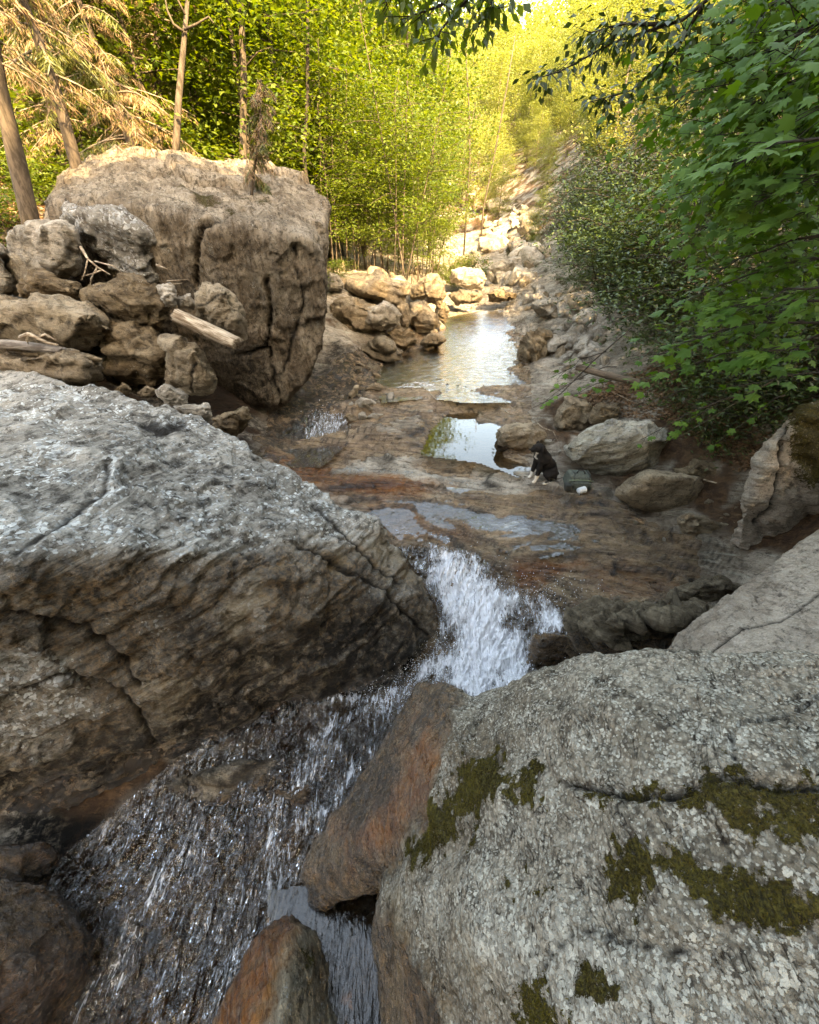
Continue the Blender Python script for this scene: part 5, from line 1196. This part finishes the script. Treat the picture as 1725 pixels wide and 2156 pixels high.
# ------------------------------------------------------------------ driftwood, logs, sticks
def log(label, a, b, r0, r1, mat, seed=0, name="driftwood_log", cat="log", ridge=.12):
    a = np.array(a); b = np.array(b); L = np.linalg.norm(b-a); n, k = 46, 22; rr = np.random.default_rng(seed)
    th = np.linspace(0, 2*math.pi, k, endpoint=False); ts = np.linspace(0, 1, n); V = []
    for t in ts:
        for q in th:
            V.append((t*L, math.cos(q), math.sin(q)))
    V = np.array(V); t = V[:, 0]/L; ang = np.arctan2(V[:, 2], V[:, 1])
    rad = r0+(r1-r0)*t
    p = np.stack([t*L*1.6, np.cos(ang)*3.2, np.sin(ang)*3.2], 1)+seed*3
    rad = rad*(1+ridge*stepf(perlin(p)*3, .3)*.5+ridge*ridged(np.stack([t*L*3, np.cos(ang)*5, np.sin(ang)*5], 1)+seed, 3)*.4)
    endf = .04*perlin(np.stack([np.cos(ang)*2.5, np.sin(ang)*2.5, t*0+seed], 1)); x = V[:, 0]+np.where(t > .9, endf*2*(t-.9)*10, 0)-np.where(t < .1, endf*2*(.1-t)*10, 0)
    bend = .05*L*np.sin(t*math.pi)*((seed % 3)-1)
    P = np.stack([x, V[:, 1]*rad+bend, V[:, 2]*rad*.8], 1)
    F = np.array([(i*k+j, i*k+(j+1) % k, (i+1)*k+(j+1) % k, (i+1)*k+j) for i in range(n-1) for j in range(k)])
    e0 = len(P); P = np.concatenate([P, [[0, 0, 0], [L, bend[-1] if np.ndim(bend) else 0, 0]]])
    caps = [(e0, (j+1) % k, j, e0) for j in range(k)]+[(e0+1, (n-1)*k+j, (n-1)*k+(j+1) % k, e0+1) for j in range(k)]
    me = bpy.data.meshes.new(name); me.from_pydata(P.tolist(), [], [tuple(f) for f in F]+[c_[:3] for c_ in caps]); me.materials.append(mat); me.update()
    me.polygons.foreach_set('use_smooth', np.ones(len(me.polygons), bool))
    o = link(name, me, None, a); o.rotation_euler = Vector(b-a).to_track_quat('X', 'Z').to_euler(); return tag(o, label, cat)
M['wood'] = simple_mat("weathered_driftwood", (.42, .34, .25), .8, (.13, .085, .05), 26, 1.0, (.13, 1, 1))
M['wood_grey'] = simple_mat("grey_dead_wood", (.22, .19, .16), .85, (.07, .055, .045), 26, .9, (.13, 1, 1))
log("broken pale log propped against the upright brown rock in the pile", WY(372, 664, 6.5), WY(500, 724, 6.2), .105, .10, M['wood'], 1)
log("dark grey driftwood log lying at the left edge on the flat brown slab", WY(-60, 722, 5.9), WY(134, 738, 5.75), .085, .05, M['wood_grey'], 2)
g1 = G(1225, 782); g2 = G(1345, 808)
log("brown fallen log on the right bank beneath the laurel", WY(1215, 772, 7.6), WY(1350, 806, 7.0), .07, .06, M['bark'] and simple_mat("damp_log_bark", (.16, .12, .085), .9, (.07, .05, .035), 20, .8, (.2, 1, 1)), 3)
def stick(label, pts, rad, mat='wood', name="dead_stick", cat="stick", forks=()):
    P = np.array([WY(*q) for q in pts]); mb = MB(); mb.tube(P-P[0], np.linspace(rad, rad*.35, len(P)), 5)
    for f in forks:
        Q = np.array([WY(*q) for q in f]); mb.tube(Q-P[0], np.linspace(rad*.6, rad*.2, len(Q)), 4)
    return tag(mb.build(name, M[mat], None, P[0]), label, cat)
def YG(px, py, up=.03):
    g = G(px, py); return g[1]-up
stick("curved pale twig lying between the puddle boulder and the beige boulder", [(1125, 884, YG(1125, 890)), (1142, 900, YG(1142, 906)), (1165, 908, YG(1165, 914)), (1178, 935, YG(1178, 940))], .012)
stick("forked bleached twig on the ledge above the puddle", [(1045, 852, YG(1045, 856)), (1075, 872, YG(1075, 876)), (1110, 878, YG(1110, 882)), (1160, 876, YG(1160, 880))], .012, forks=[[(1060, 846, YG(1060, 850)), (1090, 866, YG(1090, 870)), (1110, 878, YG(1110, 882))]])
stick("pale stick poking out from behind the smooth round boulder", [(1482, 1010, 4.9), (1520, 1020, 4.85), (1566, 1033, 4.8)], .014)
stick("long thin branch slanting over the hollow to the mossy boulder", [(1680, 770, 4.4), (1580, 830, 4.6), (1440, 915, 4.9), (1400, 930, 5.0)], .009, 'bark')
stick("bare dark branch slanting from the laurel down to the bedrock", [(1330, 690, 7.4), (1250, 760, 7.4), (1180, 830, 7.5), (1120, 860, 7.6)], .014, 'bark_dark', forks=[[(1250, 760, 7.4), (1190, 780, 7.6), (1150, 800, 7.7)]])
stick("thin twig across the bank litter above the angular boulder", [(1300, 830, YG(1300, 834)), (1340, 850, YG(1340, 854)), (1376, 838, YG(1376, 842))], .010)
stick("dead root-like twigs caught behind the round boulder of the pile", [(170, 520, 6.9), (185, 545, 6.8), (205, 562, 6.75), (232, 578, 6.7)], .022, forks=[[(185, 545, 6.8), (178, 575, 6.75), (172, 590, 6.7)], [(205, 562, 6.75), (192, 585, 6.7), (190, 600, 6.65)], [(215, 568, 6.75), (200, 575, 6.7), (172, 582, 6.65)], [(200, 550, 6.8), (240, 560, 6.7), (262, 580, 6.6)]])
stick("short splintered stick above the layered brown rock", [(330, 558, 6.9), (352, 566, 6.85)], .018)
stick("pair of thin bleached sticks beside the upright brown rock", [(352, 592, 6.75), (398, 588, 6.7)], .011, forks=[[(340, 600, 6.75), (384, 596, 6.7)]])
stick("gnarled bleached root on the dark driftwood log", [(45, 712, 5.8), (62, 704, 5.75), (80, 712, 5.75), (100, 722, 5.7), (122, 726, 5.65)], .04, forks=[[(80, 712, 5.75), (96, 704, 5.75), (118, 716, 5.7)], [(62, 704, 5.75), (56, 716, 5.75), (60, 724, 5.75)]])
stick("small pale twig on the lip of the far pool ledge", [(902, 826, YG(902, 830)), (916, 838, YG(916, 842)), (925, 848, YG(925, 852))], .010)

# ------------------------------------------------------------------ leaf litter on the banks
r = np.random.default_rng(77)
def litter(name, label, poly, n, size, seed, mat='litter'):
    r = np.random.default_rng(seed); poly_ = np.array(poly, float); W = np.array([G(*q)[:2] for q in poly]); lo, hi = W.min(0), W.max(0)
    x = r.uniform(lo[0], hi[0], n); y = r.uniform(lo[1], hi[1], n); z = gh(x, y)
    px, py, dep = proj(np.stack([x, y, z], 1)); k = (poly_sd(px, py, poly) < 6)
    C = np.stack([x, y, z+.012], 1)[k]; m = len(C)
    V, F, T = leaf_cloud(C, rand_dirs(r, m, .25), tilted(r, m, .5), size*r.uniform(.5, 1.3, m), size*.5*r.uniform(.6, 1.2, m), r.random(m), .3)
    tag(link(name, mesh_np(name, V, F, M[mat], {'tint': T}, smooth=False)), label, kind='stuff')
litter("leaf_litter", "brown dead leaves covering the right bank", [(1200, 850), (1300, 800), (1450, 760), (1725, 700), (1725, 850), (1640, 900), (1560, 1000), (1500, 940), (1400, 880), (1260, 870)], 16000, .065, 1)
litter("leaf_litter", "brown dead leaves on the slope under the spruces", [(0, 300), (140, 300), (150, 440), (110, 470), (0, 480)], 26000, .09, 2)

# ------------------------------------------------------------------ moss tufts on the right boulder
me = right_boulder.data; nv = len(me.vertices); co = np.empty(nv*3); me.vertices.foreach_get('co', co); co = co.reshape(-1, 3)
no = np.empty(nv*3); me.vertex_normals.foreach_get('vector', no); no = no.reshape(-1, 3)
mo = np.empty(nv); me.attributes['moss'].data.foreach_get('value', mo)
wp = co+np.array(right_boulder.location); px, py, dep = proj(wp)
ok = np.where((mo > .45) & (px > 650) & (px < 1850) & (py > 1350) & (py < 2300) & (dep > .1))[0]
r = np.random.default_rng(12); pick = r.choice(ok, 52000); jit = r.normal(0, .006, (52000, 3))
N_ = no[pick]; C = co[pick]+jit-N_*np.sum(jit*N_, 1)[:, None]+N_*.003
D_ = N_+r.normal(0, .55, (52000, 3)); V, F, T = leaf_cloud(C, D_, rand_dirs(r, 52000, 1.0), r.uniform(.006, .015, 52000), r.uniform(.0018, .004, 52000), np.clip(.5+.9*fbm(C*5, 2)+r.normal(0, .2, 52000), 0, 1), .2)
M['moss'] = leaf_mat("moss_tuft", (.026, .02, .006), (.10, .08, .015), trans=.15, tc_boost=1.0, spec=.1, rough=.8)
o = link("moss", mesh_np("moss", V, F, M['moss'], {'tint': T}, smooth=False), right_boulder); o['kind'] = 'stuff'; o['label'] = "olive moss tufts along the crack and in patches"

# ------------------------------------------------------------------ dog and pack
def skin(name, joints, edges, mat, parent, attrf=None, sub=2, hair=0.0):
    me = bpy.data.meshes.new(name); me.from_pydata([j[:3] for j in joints], edges, []); o = bpy.data.objects.new(name, me); COL.objects.link(o)
    s = o.modifiers.new("s", 'SKIN'); s.use_smooth_shade = True
    for v, j in zip(me.skin_vertices[0].data, joints): v.radius = (j[3], j[3])
    me.skin_vertices[0].data[0].use_root = True
    m = o.modifiers.new("d", 'SUBSURF'); m.levels = sub; m.render_levels = sub
    dg = bpy.context.evaluated_depsgraph_get(); m2 = bpy.data.meshes.new_from_object(o.evaluated_get(dg)); bpy.data.objects.remove(o)
    V = np.empty(len(m2.vertices)*3); m2.vertices.foreach_get('co', V); V = V.reshape(-1, 3)
    if hair:
        N = np.empty(len(V)*3); m2.vertex_normals.foreach_get('vector', N); N = N.reshape(-1, 3)
        V = V+N*(hair*fbm(V*np.array([30, 30, 12]), 3))[:, None]; m2.vertices.foreach_set('co', V.ravel())
    if attrf is not None:
        at = m2.attributes.new('white', 'FLOAT', 'POINT'); at.data.foreach_set('value', attrf(V).astype(np.float32))
    m2.materials.clear(); m2.materials.append(mat); m2.name = name; m2.update()
    m2.polygons.foreach_set('use_smooth', np.ones(len(m2.polygons), bool))
    return link(name, m2, parent)
t = NT("dog_coat"); tc = t.n("TexCoord"); mp = t.n("Mapping"); t.set(mp.inputs[0], tc.outputs['Object']); mp.inputs['Scale'].default_value = (60, 60, 22)
nz = t.noise(mp.outputs[0], 1, 4, .7); colr = t.mix(t.attr('white'), t.mix(nz, (.004, .0035, .003), (.022, .018, .016)), t.mix(nz, (.45, .40, .33), (.62, .57, .50)))
bp = t.n("Bump"); bp.inputs['Distance'].default_value = .01; t.set(bp.inputs['Height'], nz)
M['dog'] = t.done(t.n("BsdfPrincipled", {'Base Color': colr, 'Roughness': .8, 'Specular IOR Level': .12, 'Normal': bp.outputs[0]}).outputs[0])
dg_ = G(1140, 1014); dog = empty("dog", (dg_[0], dg_[1]+.05, dg_[2]+.01)); dog.rotation_euler = (0, 0, math.radians(14)); dog.scale = (1.1, 1.15, 1.08)
tag(dog, "black dog with white paws sitting on the bedrock beside the backpack", "dog")
J = [(.10, 0, .13, .115), (.07, 0, .22, .115), (.01, 0, .31, .105), (-.05, 0, .38, .088), (-.085, 0, .45, .078), (-.11, 0, .515, .076), (-.16, 0, .515, .058), (-.215, 0, .485, .034), (-.235, 0, .488, .02),
     (-.08, .055, .30, .05), (-.10, .06, .18, .034), (-.11, .062, .07, .025), (-.13, .064, .02, .024), (-.165, .064, .015, .018),
     (-.08, -.055, .30, .05), (-.10, -.06, .18, .034), (-.115, -.062, .07, .025), (-.135, -.064, .02, .024), (-.17, -.064, .015, .018),
     (.09, .10, .13, .075), (-.01, .125, .13, .05), (.07, .13, .035, .03), (-.01, .135, .02, .024), (-.05, .135, .016, .018),
     (.09, -.10, .13, .075), (-.01, -.125, .13, .05), (.07, -.13, .035, .03), (-.01, -.135, .02, .024), (-.05, -.135, .016, .018),
     (.18, 0, .05, .045), (.25, .03, .03, .032), (.33, .08, .025, .022)]
E = [(0, 1), (1, 2), (2, 3), (3, 4), (4, 5), (5, 6), (6, 7), (7, 8), (3, 9), (9, 10), (10, 11), (11, 12), (12, 13), (3, 14), (14, 15), (15, 16), (16, 17), (17, 18),
     (0, 19), (19, 20), (20, 21), (21, 22), (22, 23), (0, 24), (24, 25), (25, 26), (26, 27), (27, 28), (0, 29), (29, 30), (30, 31)]
def dogw(V):
    leg = (V[:, 0] < -.085) & (V[:, 2] < .12); paw = (V[:, 2] < .035) & (V[:, 0] < .02)
    chest = (V[:, 0] < -.14) & (V[:, 2] > .36) & (V[:, 2] < .45) & (np.abs(V[:, 1]) < .03)
    tailtip = V[:, 0] > .31
    return (leg | paw | chest | tailtip).astype(float)
skin("body", J, E, M['dog'], dog, dogw, 2, .006)
for s in (-1, 1):
    skin("ear", [(-.105, s*.045, .565, .022), (-.10, s*.072, .545, .028), (-.105, s*.085, .50, .024), (-.11, s*.082, .47, .012)], [(0, 1), (1, 2), (2, 3)], M['dog'], dog)
    bm = bmesh.new(); bmesh.ops.create_uvsphere(bm, u_segments=8, v_segments=6, radius=.009); bmesh.ops.translate(bm, verts=bm.verts, vec=(-.188, s*.033, .535)); me = bpy.data.meshes.new("eye"); bm.to_mesh(me); bm.free(); me.materials.append(simple_mat("dog_eye", (.02, .012, .006), .1)); link("eye", me, dog)
bm = bmesh.new(); bmesh.ops.create_uvsphere(bm, u_segments=10, v_segments=8, radius=.014); bmesh.ops.translate(bm, verts=bm.verts, vec=(-.252, 0, .497)); me = bpy.data.meshes.new("nose"); bm.to_mesh(me); bm.free(); me.materials.append(simple_mat("dog_nose", (.012, .01, .01), .25)); link("nose", me, dog)

def rbox(name, size, loc, mat, parent, bev=.02, lump=.006, rot=(0, 0, 0), taper=1.0, seg=3):
    bm = bmesh.new(); bmesh.ops.create_cube(bm, size=1)
    for v in bm.verts:
        k = taper if v.co.z > 0 else 1
        v.co = Vector((v.co.x*size[0]*k, v.co.y*size[1]*k, v.co.z*size[2]))
    bmesh.ops.bevel(bm, geom=bm.edges[:]+bm.verts[:], offset=bev, segments=seg, affect='EDGES', profile=.6)
    bmesh.ops.triangulate(bm, faces=bm.faces); bmesh.ops.subdivide_edges(bm, edges=bm.edges[:], cuts=1, use_grid_fill=True)
    me = bpy.data.meshes.new(name); bm.to_mesh(me); bm.free()
    V = np.empty(len(me.vertices)*3); me.vertices.foreach_get('co', V); V = V.reshape(-1, 3); V = V*(1+lump*8*perlin(V*14+loc[0]*30)[:, None])
    me.vertices.foreach_set('co', V.ravel()); me.polygons.foreach_set('use_smooth', np.ones(len(me.polygons), bool)); me.materials.append(mat); me.update()
    o = link(name, me, parent, loc); o.rotation_euler = rot; return o
M['canvas'] = simple_mat("grey_green_canvas", (.075, .085, .068), .8, (.04, .048, .04), 40, .3)
M['canvas2'] = simple_mat("dark_strap_webbing", (.03, .032, .028), .8, (.018, .018, .016), 60, .2)
M['trim'] = simple_mat("pale_green_piping", (.20, .25, .16), .7)
pg = G(1217, 1030); pack = empty("backpack", (pg[0]+.02, pg[1]+.12, pg[2]+.0)); pack.rotation_euler = (0, 0, math.radians(-6)); tag(pack, "grey-green backpack lying on the bedrock behind the dog's tail", "backpack")
rbox("body", (.40, .30, .22), (0, 0, .10), M['canvas'], pack, .06, .012, (0, .06, 0), .8)
rbox("front_pocket", (.30, .06, .14), (.01, -.155, .075), M['canvas'], pack, .022, .01, (.15, 0, 0), .9)
rbox("side_pocket", (.09, .10, .10), (-.165, -.15, .05), M['canvas2'], pack, .02, .008)
mb = MB(); mb.tube([(-.17, -.155, .16), (-.06, -.18, .185), (.08, -.18, .185), (.18, -.14, .15)], .007, 6); mb.build("zipper", M['trim'], pack)
mb = MB(); mb.tube([(-.05, -.03, .21), (-.03, -.02, .255), (.04, -.02, .258), (.07, -.03, .21)], .011, 6); mb.build("carry_handle", M['canvas2'], pack)
for s in (-.10, .11):
    mb = MB(); mb.tube([(s, .08, .20), (s+.02, -.06, .222), (s, -.15, .17), (s, -.19, .05)], .012, 5); mb.build("strap", M['canvas2'], pack)
cp = empty("white_cup", (pg[0]+.0, pg[1]-.115, pg[2]+.055)); cp.rotation_euler = (0, math.radians(88), math.radians(20)); tag(cp, "small greyish white cup lying in front of the backpack", "cup")
V = []; k = 18; prof = [(.0, -.055), (.036, -.055), (.042, -.05), (.046, .0), (.048, .05), (.051, .055), (.047, .056), (.043, .04), (.040, -.04), (.0, -.045)]
for (a, z) in prof:
    for j in range(k): V.append((math.cos(2*math.pi*j/k)*a, math.sin(2*math.pi*j/k)*a, z))
F = [(i*k+j, i*k+(j+1) % k, (i+1)*k+(j+1) % k, (i+1)*k+j) for i in range(len(prof)-1) for j in range(k)]
M['white'] = simple_mat("dull_white_enamel", (.55, .58, .58), .5, (.42, .45, .46), 12)
link("body", mesh_np("body", V, F, M['white']), cp)
mb = MB(); mb.tube([(.046, 0, -.03), (.075, 0, -.02), (.078, 0, .015), (.048, 0, .03)], .007, 6); mb.build("handle", M['white'], cp)
